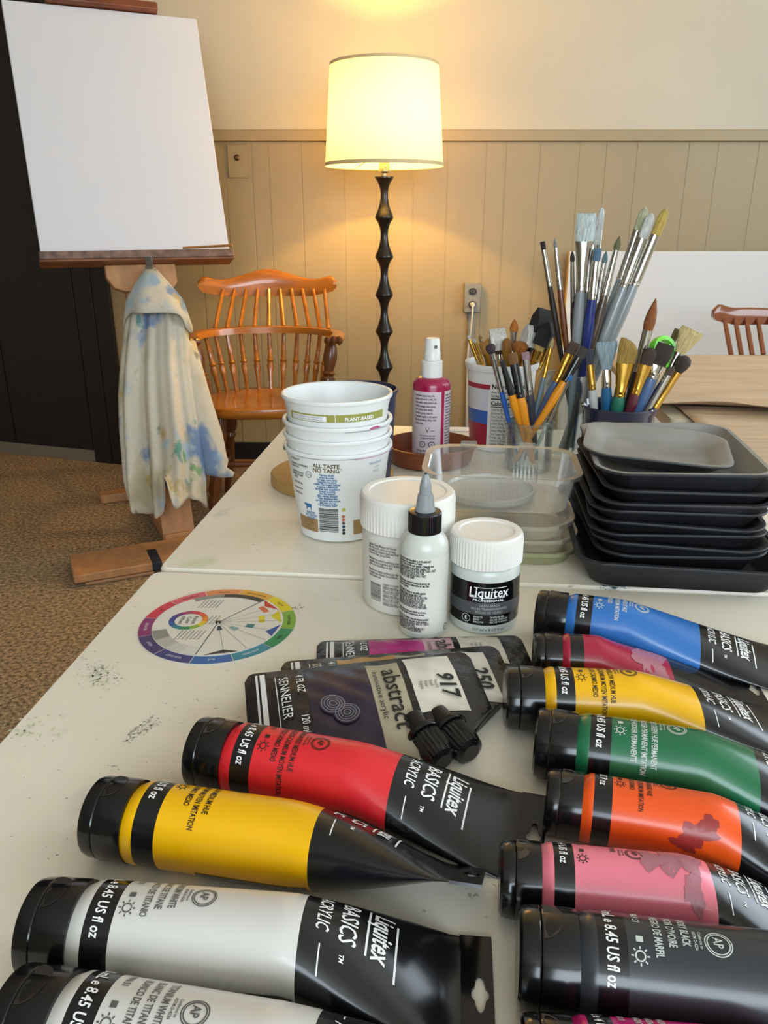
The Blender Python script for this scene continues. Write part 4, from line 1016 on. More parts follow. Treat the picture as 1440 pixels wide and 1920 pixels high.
def bottle():
    t = thing('squeeze_bottle', 'clear squeeze bottle of medium with a black collar and grey nozzle', 'bottle', (0.0325, 0.5855, TZ))
    R = 0.0196
    obj('bottle_body', lathe([(0.0, 0), (R - .003, 0), (R - .0005, .002), (R, .006), (R, .076), (R - .001, .081), (R - .004, .0865), (.0125, .0895), (.0125, .092), (0.0, .092)], 56), mat('frosted_bottle', 'cfd2c8', 0.28), t)
    seg = 96; L = []
    for r, z, k in ((.0128, .0885, 0), (.0133, .0892, 1), (.0133, .1045, 1), (.0125, .1055, 0), (.009, .106, 0)): L.append([((r - (.0005 if a % 2 and k else 0)) * cos(2 * pi * a / seg), (r - (.0005 if a % 2 and k else 0)) * sin(2 * pi * a / seg), z) for a in range(seg)])
    obj('black_collar', loops(L), M_cap, t, ang=20)
    nz = obj('twist_nozzle', lathe([(0.0, .1062), (.0082, .1062), (.0082, .1075), (.0076, .108), (.0060, .1195), (.0050, .120), (.0046, .1255), (.0046, .1265), (.0032, .1325), (.0016, .136), (0.0, .1362)], 32), mat('grey_nozzle', '8f9496', .3), t, ang=30)
    obj('nozzle_tip', lathe([(0.0, .1363), (.0012, .1363), (.0012, .1368), (0.0, .1368)], 12), M_ink, nz)
    g = G(); curved_rect(g, cylfn(lambda z: R), -.0285, .0285, .006, .073, 0, 28)
    lb = obj('label', g, mat('bottle_label_film', 'dbdacf', .4), t)
    g = G(); fn = cylfn(lambda z: R, .0006)
    tx = ['Increases drying time when added to acrylic paints and', 'mediums slowing the evaporation of water.', 'Directions: Thoroughly mix small quantity of Retarder into', 'paint. Do not use alone or as a painting medium. FOR', 'FINE APPLICATIONS DO NOT ADD MORE THAN 1 PART', 'RETARDER TO 8 PARTS PAINT. FOR THIN', 'LAYERS DO NOT ADD MORE THAN 1 PART', 'RETARDER TO 1 PART PAINT', '', 'Additif concu pour prolonger le temps de sechage des', 'acryliques en ralentissant l evaporation de l eau. Peut', 'se meler sur la palette.', '', 'MODE D EMPLOI: Melanger une petite quantite', 'a la peinture acrylique. Ne pas utiliser seul.', 'POUR APPLICATIONS FINES, NE PAS AJOUTER', 'PLUS D 1 PART DE RETARDATEUR POUR 8', 'DE PEINTURE. POUR DES APPLICATIONS', 'MINCES NE PAS AJOUTER PLUS D 1 PART DE', 'RETARDATEUR POUR 8 PARTS DE PEINTURES', '', 'Prolonga el tiempo de secado cuando se agrega a', 'las pinturas retardando la evaporacion de agua.', '', 'MODO DE USO: Mezclar bien una pequena cantidad', 'con la pintura. No usar solo como medio de pintar.', 'CAPAS GRUESAS NO AGREGAR MAS DE 1 PARTE', 'A 8 PARTES DE PINTURA. PARA', 'CAPAS DELGADAS NO AGREGAR MAS DE 1', 'RETARDADOR A 1 PARTE DE PINTURA']
    for i, s in enumerate(tx):
        if s: put(g, text_geo(s, .0029, .47, .03), fn, 0, -.0262, .0695 - i * .00212, .005)
    put(g, disc(.021, .0085, .0030, 20, .0025), fn, 0); put(g, text_geo('AP', .003, .8), fn, 0, .0193, .0075)
    obj('printing', g, M_ink, lb, flat=True)
bottle()

def small_jar():
    t = thing('glass_bead_jar', 'small clear jar with a white lid and black and grey label', 'jar', (0.0846, 0.6035, TZ))
    R = 0.0290
    obj('jar_body', lathe([(0.0, 0), (R - .004, 0), (R - .001, .0015), (R, .005), (R, .052), (R - .001, .056), (R - .003, .058), (0.0, .058)], 64), mat('translucent_jar', 'c9cdc6', .25), t)
    obj('lid', ribbed(0.0303, 0.0572, 0.0832, 0.0035, 64), M_lid, t, ang=25)
    f1, f2, f3 = cylfn(lambda z: R), cylfn(lambda z: R, .0005), cylfn(lambda z: R, .0008)
    g = G(); curved_rect(g, f1, -.040, .040, .0095, .0475, 0, 32); curved_rect(g, f2, -.040, .040, .019, .030, 1, 32)
    lb = obj('label', g, [M_black, mat('grey_label_band', '4e4e50', .4)], t)
    g = G()
    put(g, text_geo('Liquitex', .0118, .86, .012, .08, 'CENTER'), f3, 0, .000, .0352, .004)
    put(g, rect(-.0155, .014, .0343, .0348, 10), f3, 0); put(g, rect(-.012, .015, .0433, .0438, 10), f3, 0)
    put(g, text_geo('PROFESSIONAL', .0030, 1.25, .01, 0, 'CENTER'), f3, 0, 0, .0312, .004)
    for i, s in enumerate(('GLASS BEADS', 'BILLES TRANSPARENTES', 'BOLAS DE VIDRIO')): put(g, text_geo(s, .0029, .95, .0, 0, 'CENTER'), f3, 1, .001, .0268 - i * .0032, .004)
    put(g, disc(-.018, .0148, .0036, 24, .0033), f3, 0); put(g, text_geo('E', .005, .9, 0, 0, 'CENTER'), f3, 0, -.018, .0131)
    for i, s in enumerate(('EFFECTS', 'EFFET', 'EFECTOS')): put(g, text_geo(s, .0021, .95), f3, 0, -.0115, .0163 - i * .0022)
    for i, s in enumerate(('TEXTURE GEL', 'GEL DE TEXTURE', 'GEL DE TEXTURA')): put(g, text_geo(s, .0021, .95), f3, 0, .0015, .0163 - i * .0022)
    put(g, text_geo('237 ml e 8 US fl oz', .0036, .95, 0, 0, 'CENTER'), f3, 2, .001, .0046, .004)
    obj('printing', g, [M_wink, mat('pale_label_ink', 'b9b9b6', .5), M_inkgrey], lb, flat=True)
small_jar()

def spray():
    s = thing('plant_saucer', 'brown terracotta-coloured saucer holding the spray bottle', 'saucer', (0.066, 1.082, TZ))
    obj('saucer_wall', lathe([(0.0, 0), (.054, 0), (.057, .002), (.0635, .0235), (.0655, .0245), (.0655, .027), (.0625, .0275), (.0605, .024), (.0545, .004), (0.0, .0035)], 64, False, False), mat('terracotta_plastic', '7e3f22', .35), s)
    t = thing('spray_bottle', 'magenta spray bottle with a white pump standing in the saucer', 'bottle', (0.0655, 1.079, TZ + .0044))
    R = .0262
    mg = mat('magenta_bottle', '9c1244', .25, coat=.3)
    obj('bottle_body', lathe([(0.0, 0), (R - .003, 0), (R, .003), (R, .106), (R - .001, .110), (R - .005, .1145), (.0155, .1165), (0.0, .1165)], 56), mg, t)
    obj('pump_collar', lathe([(0.0, .1166), (.0145, .1166), (.0145, .118), (.0145, .1375), (.013, .139), (0.0, .139)], 40), M_white, t)
    obj('pump_head', lathe([(0.0, .1392), (.0115, .1392), (.0112, .150), (.0105, .151), (.0100, .166), (.0085, .1685), (0.0, .169)], 36), M_white, t)
    obj('pump_nozzle', G().add(lathe([(0.0, 0), (.0022, 0), (.0022, .002), (0.0, .002)], 14), 0, T(.004, -.0098, .158) @ RX(90)), M_inkgrey, t)
    fn = cylfn(lambda z: R); g = G(); curved_rect(g, fn, -.036, .0125, .006, .100, 0, 26); curved_rect(g, fn, .0175, .040, .006, .100, 0, 12)
    lb = obj('label', g, mat('lilac_white_label', 'c9bcc0', .4), t)
    g = G(); f2 = cylfn(lambda z: R, .0006)
    L1 = ['Directions: Spray onto the', 'surface and work in well. For', 'best results, shake before use.', 'Gently massage onto canvas,', 'until surface dries evenly.', 'Continue gently, then fix.', 'If needed reapply to dry spots.', 'Safe for all fabrics. Wipe with', 'a clean cloth.']
    for i, q in enumerate(L1): put(g, text_geo(q, .0042, .62, .025), f2, 0, -.0255, .0935 - i * .0048, .005)
    put(g, text_geo('V', .010, .9), f2, 0, -.009, .044); put(g, text_geo('vegan', .003, 1), f2, 0, -.003, .046)
    for i, q in enumerate(('For external use only', 'Cruelty free formula')): put(g, text_geo(q, .0032, .75, .02, 0, 'CENTER'), f2, 0, -.006, .0385 - i * .0035, .005)
    for cx in (-.013, .000):
        put(g, disc(cx, .027, .0045, 18, .0034), f2, 0)
        put(g, disc(cx, .027, .0014, 3), f2, 0)
    put(g, text_geo('Orange Mist Spray', .0042, .7, .02), f2, 0, -.022, .0165, .005)
    u = -.022; rnd = random.Random(9)
    while u < .009:
        wd = rnd.choice((.0004, .0006, .001)); put(g, rect(u, u + wd, .006, .0145), f2, 0); u += wd + rnd.choice((.0005, .0008))
    for i in range(18): put(g, text_geo(['Caution: avoid eyes.', 'Ingredients: water,', 'perfume, citric acid,'][i % 3], .0038, .6, .02), f2, 0, .019, .0935 - i * .0040, .005)
    obj('printing', g, mat('plum_grey_ink', '4a4048', .5), lb, flat=True)
spray()

# clear plastic food containers
def clear_boxes():
    cl = clear_mat('clear_clamshell', (.95, .955, .95), .30, .01, 0.13, 'd8d4c8'); cl2 = clear_mat('cloudy_tray', (.93, .93, .89), .25, .015, .22, 'cfc9b4')
    gt = clear_mat('greenish_tray', (.90, .92, .80), .25, .015, .28, 'c6c9a0')
    def ribbox(wd, dp, r, z0, z1, flare, lip, ribs, amp):
        rs = []
        base = rrect(wd, dp, r, 8)
        def dens(w_, d_, r_, z, a):
            pts = []; P = rrect(w_, d_, r_, 8); n = len(P)
            for i in range(n):
                p, q = P[i], P[(i + 1) % n]; ln = math.hypot(q[0] - p[0], q[1] - p[1]); k = max(1, int(round(ln / (wd / ribs / 2))) ) if ln > .02 else 1
                k = (int(w_ * 0 + ribs) if abs(q[0] - p[0]) > abs(q[1] - p[1]) else int(ribs * dp / wd)) * 2 if ln > .02 else 1
                for j in range(k):
                    x, y = lr(p[0], q[0], j / k), lr(p[1], q[1], j / k)
                    off = a if (k > 1 and j % 2) else 0; l_ = math.hypot(x, y)
                    nx, ny = (0, math.copysign(1, y)) if abs(q[0] - p[0]) > abs(q[1] - p[1]) else (math.copysign(1, x), 0)
                    pts.append((x - nx * off, y - ny * off, z))
            return pts
        rs.append(dens(wd * .985, dp * .985, r, z0, 0)); rs.append(dens(wd, dp, r, z0 + .002, amp))
        rs.append(dens(wd + flare, dp + flare, r + flare / 2, z1 - .004, amp)); rs.append(dens(wd + flare, dp + flare, r + flare / 2, z1 - .002, 0))
        rs.append(dens(wd + flare + lip, dp + flare + lip, r + flare / 2, z1 - .001, 0)); rs.append(dens(wd + flare + lip, dp + flare + lip, r + flare / 2, z1 - .005, 0))
        return loops(rs, True, False)
    def holder(nm, lab, x, y, z, rz, parts):
        t = thing(nm, lab, 'plastic container', (x, y, z), radians(rz), 'clear plastic food containers stacked by the trays')
        for n, g, m in parts: obj(n, g, m, t, ang=25)
        return t
    z = TZ
    holder('clear_tray', 'bottom clear tray with a greenish base, under the other clear containers', .119, .771, z, -4, [('tray_wall', ribbox(.144, .105, .028, .0005, .017, .010, .006, 10, .0), gt)])
    holder('clear_tray', 'second clear tray from the bottom of the clear container stack', .118, .773, z + .012, -3, [('tray_wall', ribbox(.140, .102, .030, .0005, .017, .012, .006, 10, .0), cl2)])
    holder('clear_tray', 'third clear tray in the clear container stack, under the ribbed box', .117, .775, z + .024, -6, [('tray_wall', ribbox(.138, .100, .034, .0005, .019, .010, .008, 10, .0), cl2)])
    holder('clear_dish', 'round milky lid lying inside the ribbed clear box', .112, .800, z + .0465, 0, [('lid_disc', lathe([(0, .0), (.046, .0), (.048, .002), (.048, .007), (.046, .008), (.044, .005), (0, .004)], 56, False, False), clear_mat('milky_lid', (.9, .9, .88), .2, .1, .5, 'dedbd2'))])
    t = holder('clamshell_box', 'open clear ribbed plastic box on top of the clear container stack', .123, .797, z + .0450, -7, [('box_wall', ribbox(.138, .100, .026, .0, .040, .012, .012, 20, .0020), cl)])
    for x in (-.035, .03): obj('hinge_tab', cbox((x, .062, .0405), (.018, .007, .004)), cl, t, bev=.001)
clear_boxes()

# black foam trays
def foam_trays():
    ft = mat('black_foam', '2a2a2d', .55, spec=.35, var=(14, .15), bump=(160, .12, .001)); fg = mat('grey_foam_face', '8f8c86', .5, var=(16, .18), bump=(140, .1, .001))
    def tray(label, x, y, z, rz, wd, dp, hh, m=ft, tilt=(0, 0), grey=False):
        t = thing('foam_tray', label, 'foam tray', (x, y, z), radians(rz), 'stacked black foam trays'); t.rotation_euler = (radians(tilt[0]), radians(tilt[1]), radians(rz))
        r = .022; fl = .016
        out = [(wd - 2 * fl - .01, dp - 2 * fl - .01, r * .8, 0.0), (wd - 2 * fl, dp - 2 * fl, r, .0025), (wd - .008, dp - .008, r + .006, hh - .003), (wd, dp, r + .008, hh - .0025), (wd + .001, dp + .001, r + .008, hh - .001), (wd, dp, r + .008, hh)]
        inn = [(wd - .009, dp - .009, r + .005, hh), (wd - 2 * fl - .004, dp - 2 * fl - .004, r, .0055), (wd - 2 * fl - .012, dp - 2 * fl - .012, r * .8, .004)]
        g = G().add(rrloft(out + inn, 8, True, True))
        n = 36; mi = [0] * (n * 5) + [1] * (n * 3) + [0, 1]
        g.m = mi
        rnd = random.Random(int(z * 9999)); a, b = rnd.uniform(0, 6), rnd.uniform(0, 6)
        g.v = [(px, py, pz + (.0016 * sin(px * 34 + a) + .0014 * sin(py * 40 + b)) * (pz / hh)) for px, py, pz in g.v]
        obj('tray_shell', g, [m, fg if grey else m], t, ang=50)
        return t
    cx, cy = .289, .779
    tray('wide black foam tray at the bottom of the tray stack', cx - .001, cy - .016, TZ, -7, .196, .245, .031)
    spec = [(.010, .000, 3), (.014, -.004, -2), (.008, .002, 1), (.012, .000, -4), (.006, .003, 2), (.010, -.003, -1), (.013, .001, 3)]
    names = ['second', 'third', 'fourth', 'fifth', 'sixth', 'seventh', 'eighth']
    z = TZ + .0045
    for (dx, dy, rz), nm in zip(spec, names):
        tray('black foam tray, %s from the bottom of the tray stack' % nm, cx + dx - .012, cy + dy - .008, z, rz - 7, .164 - .001 * abs(rz), .204, .024); z += .0108
    tray('uppermost full-size foam tray with a grey paint-smeared inside', cx, cy, z, -8, .160, .203, .025, grey=True)
    tray('small grey foam tray tipped inside the top of the tray stack', cx - .012, cy + .002, z + .0135, -17, .142, .128, .016, m=mat('grey_black_foam', '403f3e', .5), tilt=(0.5, 4.0), grey=True)
foam_trays()
# ------------------------------------------------------------------ brush cups
GLASS = clear_mat('jar_glass', (.93, .955, .95), .03, .05, .03, 'c8d4d0')
def tumbler(name, label, c, R0, R1, h, m, z0=TZ, th=.0022, rim=None, base=None):
    t = thing(name, label, 'jar', (c[0], c[1], z0))
    obj('wall', lathe([(0.0, .0004), (R0 - .003, .0004), (R0, .003), (lr(R0, R1, .5), h * .5), (R1, h - .001), (R1 - th * .5, h), (R1 - th, h - .001), (lr(R0, R1, .5) - th, h * .5), (R0 - th, .008), (0.0, .007)], 48, False, False), m, t)
    if rim:
        for i, (z, r) in enumerate(rim): obj('rim_thread', lathe([(r - .0008, z - .0016), (r + .001, z), (r - .0008, z + .0016)], 48, False, False), m, t)
    return t
JAR = (0.198, 1.045); TALL = (0.257, 1.108); MUG = (0.316, 1.045); NUT = (0.1735, 1.165)
tumbler('glass_jar', 'small clear glass jar holding yellow-handled brushes', JAR, .032, .0315, .068, GLASS, rim=[(.058, .0325), (.0655, .0335)])
tumbler('tall_glass', 'tall clear glass holding the long grey-handled brushes', TALL, .026, .031, .120, GLASS)
m = thing('blue_cup', 'dark blue glazed cup holding brushes, behind the trays', 'cup', (MUG[0], MUG[1], TZ))
obj('cup_wall', lathe([(0.0, .0004), (.040, .0004), (.044, .003), (.0455, .03), (.0465, .080), (.0495, .086), (.0500, .0885), (.0485, .090), (.0460, .087), (.0430, .080), (.042, .01), (0.0, .006)], 56, False, False), mat('navy_glaze', '171c3c', .12, coat=.6), m)
def nut_tub():
    t = thing('nutrition_tub', 'white tub with a nutrition label, full of craft brushes', 'tub', (NUT[0], NUT[1], TZ))
    r0, r1, h = .043, .0525, .128
    obj('tub_wall', lathe([(0.0, 0), (r0 - .002, 0), (r0, .002), (r1 - .002, h * .92), (r1, h * .925), (r1 + .002, h * .97), (r1 + .0015, h), (r1 - .001, h), (r1 - .004, h * .92), (r0 - .001, .004), (0.0, .004)], 64, False, False), M_tub, t, ang=40)
    Rz = lambda z: lr(r0, r1 - .002, z / (h * .92)); fn = cylfn(Rz); f2 = cylfn(Rz, .0006); g = G()
    curved_rect(g, fn, -.072, -.024, .008, .042, 0, 14); curved_rect(g, fn, -.072, -.024, .042, .062, 1, 14); curved_rect(g, fn, -.072, -.022, .094, .101, 0, 14); curved_rect(g, fn, -.072, -.024, .062, .094, 5, 14)
    curved_rect(g, fn, -.022, .045, .008, .104, 2, 20)
    put(g, text_geo('Nutrition Facts', .0098, .95, .03), f2, 3, -.020, .0955, .006)
    put(g, text_geo('about 4 servings per container', .0042, .8, .01), f2, 3, -.020, .0895, .006)
    put(g, text_geo('Serving size   1 cup', .0048, .8, .02), f2, 3, -.020, .084, .006)
    curved_rect(g, f2, -.020, .042, .0800, .0818, 3, 12)
    put(g, text_geo('Calories  90', .0088, .9, .03), f2, 3, -.020, .0715, .006)
    curved_rect(g, f2, -.020, .042, .0688, .0699, 3, 12)
    for i, s in enumerate(('Total Fat 0g   0%', 'Saturated Fat 0g', 'Trans Fat 0g', 'Cholesterol 10mg', 'Sodium 65mg  3%', 'Total Carbs 7g', 'Dietary Fiber 0g', 'Total Sugars 5g', 'Protein 16g  32%', 'Vitamin D 0mcg', 'Calcium 190mg')):
        put(g, text_geo(s, .0044, .75, .01), f2, 3, -.019, .0640 - i * .0052, .006); curved_rect(g, f2, -.020, .042, .0630 - i * .0052, .0633 - i * .0052, 3, 10)
    obj('printed_sleeve', g, [mat('tub_red_ink', 'a02a40', .4), mat('tub_mid_blue', '3a62a8', .4), mat('tub_label_white', 'dedcd6', .4), M_ink, M_wink, mat('tub_grey_sleeve', 'cfcfd4', .4)], t, flat=True)
nut_tub()

# ------------------------------------------------------------------ brushes
HM = {}
def hcol(c):
    if c not in HM: HM[c] = mat('handle_' + c, c, .28, coat=.4, spec=.5)
    return HM[c]
def bcol(c):
    k = 'b' + c
    if k not in HM: HM[k] = mat('bristle_' + c, c, .7, var=(60, .35), bump=(120, .8, .002), stretch=(14, 14, 1))
    return HM[k]
def brush(label, tip, base, yt, yb, hc, bc, fc='s', kind='round', bl=.022, bw=.006, fl=.03, hr=.0035, grp=None, fmat=None, spin=0.0, thick=.45):
    """tip and base: where its two ends show; yt, yb: how far away they are"""
    p1, p0 = PY(tip[0], tip[1], yt), PY(base[0], base[1], yb)
    p0.z = max(p0.z, TZ + .0105)
    ax = (p1 - p0); L = ax.length; q = ax.to_track_quat('Z', 'Y')
    # keep the flat side towards the camera, turned by spin
    z_ = ax.normalized(); x_ = Vector((0, -1, 0)).cross(z_).normalized(); y_ = z_.cross(x_)
    Mx = Matrix((x_, y_, z_)).transposed(); q = (Mx @ Matrix.Rotation(radians(spin), 3, 'Z')).to_quaternion()
    t = thing('paintbrush', label, 'paintbrush', p0, group=grp, rot=q)
    zf = L - bl - fl; zb = L - bl
    obj('handle', loft([(0, hr * .35, hr * .35), (zf * .02, hr * .5, hr * .5), (zf * .3, hr * .75, hr * .75), (zf * .62, hr * 1.0, hr * 1.0), (zf * .84, hr * 1.25, hr * 1.25), (zf * .97, hr * 1.0, hr * 1.0), (zf + .004, hr * .9, hr * .9)], 12), hcol(hc), t)
    fm = fmat or (M_silver if fc == 's' else M_gold if fc == 'g' else M_cap)
    r = hr * 1.02; flat = kind in ('flat', 'angle', 'fan', 'filbert')
    bx, by = (bw, bw * thick if flat else bw) ; by = max(by, .0016)
    obj('ferrule', loft([(zf - .004, r, r), (zf - .001, r * 1.04, r * 1.04), (zf, r * .98, r * .98), (zf + .003, r * 1.05, r * 1.05), (zf + .0045, r, r), (lr(zf, zb, .45), lr(r, bx, .35), lr(r, by, .4)), (zb, bx * .97, by * .95)], 14), fm, t, ang=30)
    z0 = zb - .001
    if kind == 'round': pr = [(z0, bx * .93, by * .93), (zb + bl * .25, bx * 1.12, by * 1.12), (zb + bl * .55, bx * .9, by * .9), (zb + bl * .8, bx * .48, by * .48), (L, bx * .06, by * .06)]
    elif kind == 'mop': pr = [(z0, bx * .93, by * .93), (zb + bl * .35, bx * 1.5, by * 1.5), (zb + bl * .65, bx * 1.65, by * 1.6), (zb + bl * .88, bx * 1.2, by * 1.1), (L, bx * .4, by * .4)]
    elif kind == 'filbert': pr = [(z0, bx * .95, by * .95), (zb + bl * .4, bx * 1.06, by), (zb + bl * .75, bx * .95, by * .75), (zb + bl * .92, bx * .62, by * .5), (L, bx * .2, by * .25)]
    elif kind == 'fan': pr = [(z0, bx * .95, by), (zb + bl * .4, bx * 1.7, by * 1.0), (zb + bl * .8, bx * 2.3, by * 1.1), (L, bx * 2.2, by * .5)]
    elif kind == 'angle': pr = [(z0, bx * .95, by * .95), (zb + bl * .5, bx * 1.05, by), (zb + bl * .75, bx * .85, by * .8, bx * .2, 0), (zb + bl * .9, bx * .55, by * .6, bx * .45, 0), (L, bx * .2, by * .4, bx * .75, 0)]
    elif kind == 'foam': pr = [(z0, bx, by), (zb + bl * .6, bx, by), (L, bx, by * .12)]
    else: pr = [(z0, bx * .95, by * .95), (zb + bl * .4, bx * 1.05, by), (zb + bl * .85, bx * 1.02, by * .6), (L, bx * .98, by * .35)]
    if kind == 'foam': gb = loops([[(sx * p[1], sy * p[2], p[0]) for sx, sy in ((-1, -1), (1, -1), (1, 1), (-1, 1))] for p in pr])
    else: gb = loft(pr, 16)
    obj('bristles', gb, bcol(bc), t, ang=60)
    return t
gT, gJ, gM, gN = 'long brushes in the tall glass', 'brushes in the glass jar', 'brushes in the blue cup', 'craft brushes in the nutrition tub'
ty = TALL[1]
brush('thin dark-handled brush with a small black flat tip, leftmost in the tall glass', (1017, 453), (1080, 848), ty - .005, ty + .004, '1c1614', '2a1a16', 's', 'flat', .010, .0032, .045, .0036, gT)
brush('brown-handled brush with a thin grey tip leaning left in the tall glass', (1040, 446), (1082, 846), ty + .005, ty - .003, '6a3a1e', '8a8a86', 's', 'round', .012, .0024, .052, .0038, gT)
brush('large flat white-bristle brush with a thick grey handle, front of the tall glass', (1100, 400), (1064, 850), ty - .012, ty - .006, '85898a', 'b9c2bf', 's', 'flat', .034, .0125, .060, .0062, gT, thick=.35)
brush('second flat white-bristle brush just behind the large one in the tall glass', (1114, 407), (1072, 846), ty + .003, ty + .005, '7d8182', 'a9aaa4', 's', 'flat', .034, .0115, .058, .0058, gT, thick=.35)
brush('slender brush with a tall narrow white tip rising above the large flat brush', (1129, 389), (1078, 846), ty + .016, ty + .012, '8f9597', 'c3cbc8', 's', 'filbert', .028, .0042, .060, .0045, gT)
brush('dark brown brush with a small frayed green tip, middle of the tall glass', (1162, 442), (1058, 852), ty - .010, ty - .012, '4a3a2c', '6a6a48', 's', 'round', .018, .0040, .055, .0052, gT)
brush('long grey-handled brush with a greenish tip, left of the right-leaning trio', (1211, 388), (1054, 850), ty + .008, ty + .004, '858a8b', 'a8aa88', 's', 'filbert', .030, .0062, .062, .0062, gT, thick=.6)
brush('long grey-handled brush with a white tip, middle of the right-leaning trio', (1223, 400), (1049, 852), ty - .004, ty - .008, '8a8f90', 'c6c6c0', 's', 'filbert', .032, .0066, .062, .0066, gT, thick=.6)
brush('long grey-handled brush with a golden tip, rightmost in the tall glass', (1250, 391), (1056, 854), ty - .010, ty - .004, '8a8f90', 'b39a4a', 's', 'filbert', .034, .0066, .064, .0066, gT, thick=.6)
brush('royal blue handled brush beside the large flat brush in the tall glass', (1121, 466), (1076, 850), ty - .018, ty - .010, '1c2a6e', '4a6a80', 's', 'flat', .016, .0050, .045, .0058, gT)
brush('dark thin brush half hidden behind the large flat brush', (1073, 470), (1078, 848), ty + .012, ty + .014, '3a3634', '4a4844', 's', 'round', .014, .0030, .050, .0036, gT)
brush('pale turquoise-tipped brush behind the blue handle in the tall glass', (1137, 470), (1070, 850), ty + .018, ty + .004, '9aa0a0', '6a8a90', 's', 'round', .016, .0036, .050, .0042, gT)
jy = JAR[1]
brush('blue-handled brush with a dark purple tip, leftmost in the glass jar', (918, 645), (972, 862), jy - .010, jy, '1f4f9a', '3a2a34', 's', 'mop', .012, .0042, .050, .0032, gJ)
brush('yellow-handled brush with a slim black ferrule in the glass jar', (941, 676), (996, 866), jy - .016, jy - .008, 'd9880f', '2a2420', 'k', 'flat', .008, .0036, .036, .0048, gJ)
brush('yellow-handled brush with a thick black ferrule and brown tip in the glass jar', (960, 662), (1000, 868), jy - .012, jy - .014, 'd9880f', '7a5226', 'k', 'flat', .014, .0062, .042, .0056, gJ)
brush('charcoal-handled brush with a pinkish tip, upright in the glass jar', (985, 660), (1006, 862), jy - .002, jy + .004, '3a3c42', '9a7a80', 's', 'flat', .010, .0050, .044, .0052, gJ)
brush('thin brush with a gold ferrule leaning right in the glass jar', (1037, 632), (984, 862), jy + .006, jy - .002, '5a6a70', '9a8a58', 'g', 'round', .014, .0030, .036, .0032, gJ)
brush('slate-blue handled brush with a wide brown tip leaning right in the jar', (1079, 642), (970, 866), jy - .006, jy + .002, '42587a', '4a3628', 'g', 'flat', .016, .0070, .036, .0052, gJ)
brush('yellow-handled brush crossing the jar towards the right, black ferrule', (1098, 652), (962, 872), jy - .018, jy - .014, 'd9880f', '3a3430', 'k', 'flat', .014, .0062, .032, .0050, gJ)
brush('thin clear-handled brush with a bright blue tip in the glass jar', (1072, 702), (992, 868), jy - .022, jy - .008, 'b9c0c0', '2a6ab0', 's', 'round', .008, .0030, .060, .0028, gJ)
my = MUG[1]
brush('clear-bristle brush with a teal-blue handle, left in the blue cup', (1138, 640), (1136, 862), my - .016, my - .010, '1f5a80', '8a9aa0', 's', 'fan', .036, .0060, .020, .0062, gM, thick=.4)
brush('white-handled brush with a dark tip at the left rim of the blue cup', (1104, 655), (1122, 862), my - .006, my - .004, 'b8b6b0', '3a3a44', 'g', 'flat', .020, .0052, .030, .0048, gM)
brush('wide angled gold-bristle brush with a green handle in the blue cup', (1182, 634), (1138, 866), my - .026, my - .020, '1f6a52', '9a7a36', 'g', 'angle', .032, .0125, .040, .0072, gM, thick=.3)
brush('pointed brown round brush with red and black handle, tallest in the blue cup', (1230, 559), (1150, 868), my - .014, my - .014, '1a1614', '8a5020', 's', 'round', .040, .0066, .050, .0056, gM)
brush('maroon-handled brush with a dark brown flat tip in the blue cup', (1222, 652), (1146, 868), my - .030, my - .022, '5a1a2c', '3a2a20', 'g', 'filbert', .022, .0090, .036, .0058, gM, thick=.4)
brush('broad dark brown flat brush with a silver ferrule in front of the green ring', (1250, 645), (1150, 870), my - .024, my - .016, '44608a', '32241c', 's', 'flat', .028, .0115, .014, .0070, gM, thick=.3)
brush('thin olive-tipped brush sticking up behind the green ring', (1271, 617), (1160, 866), my + .012, my + .004, '6a7a60', '6a5a2a', 's', 'flat', .018, .0044, .040, .0036, gM)
brush('splayed cream fan brush with a golden core, rightmost top in the blue cup', (1299, 618), (1156, 872), my - .006, my - .004, '2a3a6a', 'c0ab78', 's', 'fan', .032, .0070, .040, .0042, gM, thick=.5)
brush('dark round mop brush with a gold ferrule and navy handle, right in the cup', (1289, 668), (1160, 874), my - .022, my - .014, '1f2a5e', '382a22', 'g', 'mop', .022, .0058, .050, .0050, gM)
brush('clear-handled thin brush leaning right in the blue cup', (1262, 690), (1152, 872), my - .034, my - .024, 'c9cdd0', '4a3a34', 's', 'flat', .010, .0036, .070, .0036, gM)
# lime ring looped over the brushes of the blue cup
rc = PY(1243, 660, my + .002)
ring = []
for i in range(40):
    a = 2 * pi * i / 40; ring.append((0.0205 * cos(a), .010 * sin(a * 1) * .5, .0205 * sin(a)))
L = []
for i in range(40):
    a = 2 * pi * i / 40; c_, s_ = cos(a), sin(a)
    sec = [(-.004, -.0052), (.0012, -.0052), (.0018, 0), (.0012, .0052), (-.004, .0052)]
    L.append([((.0195 + r) * c_, y, (.0195 + r) * s_) for r, y in sec])
g = G().add(loops(L, close=True), 0, RZ(28) @ RX(-18))
tag(obj('green_ring', g, mat('lime_plastic', '6fd42c', .3), loc=rc), 'lime green plastic ring hooked over the brushes in the blue cup', 'ring')

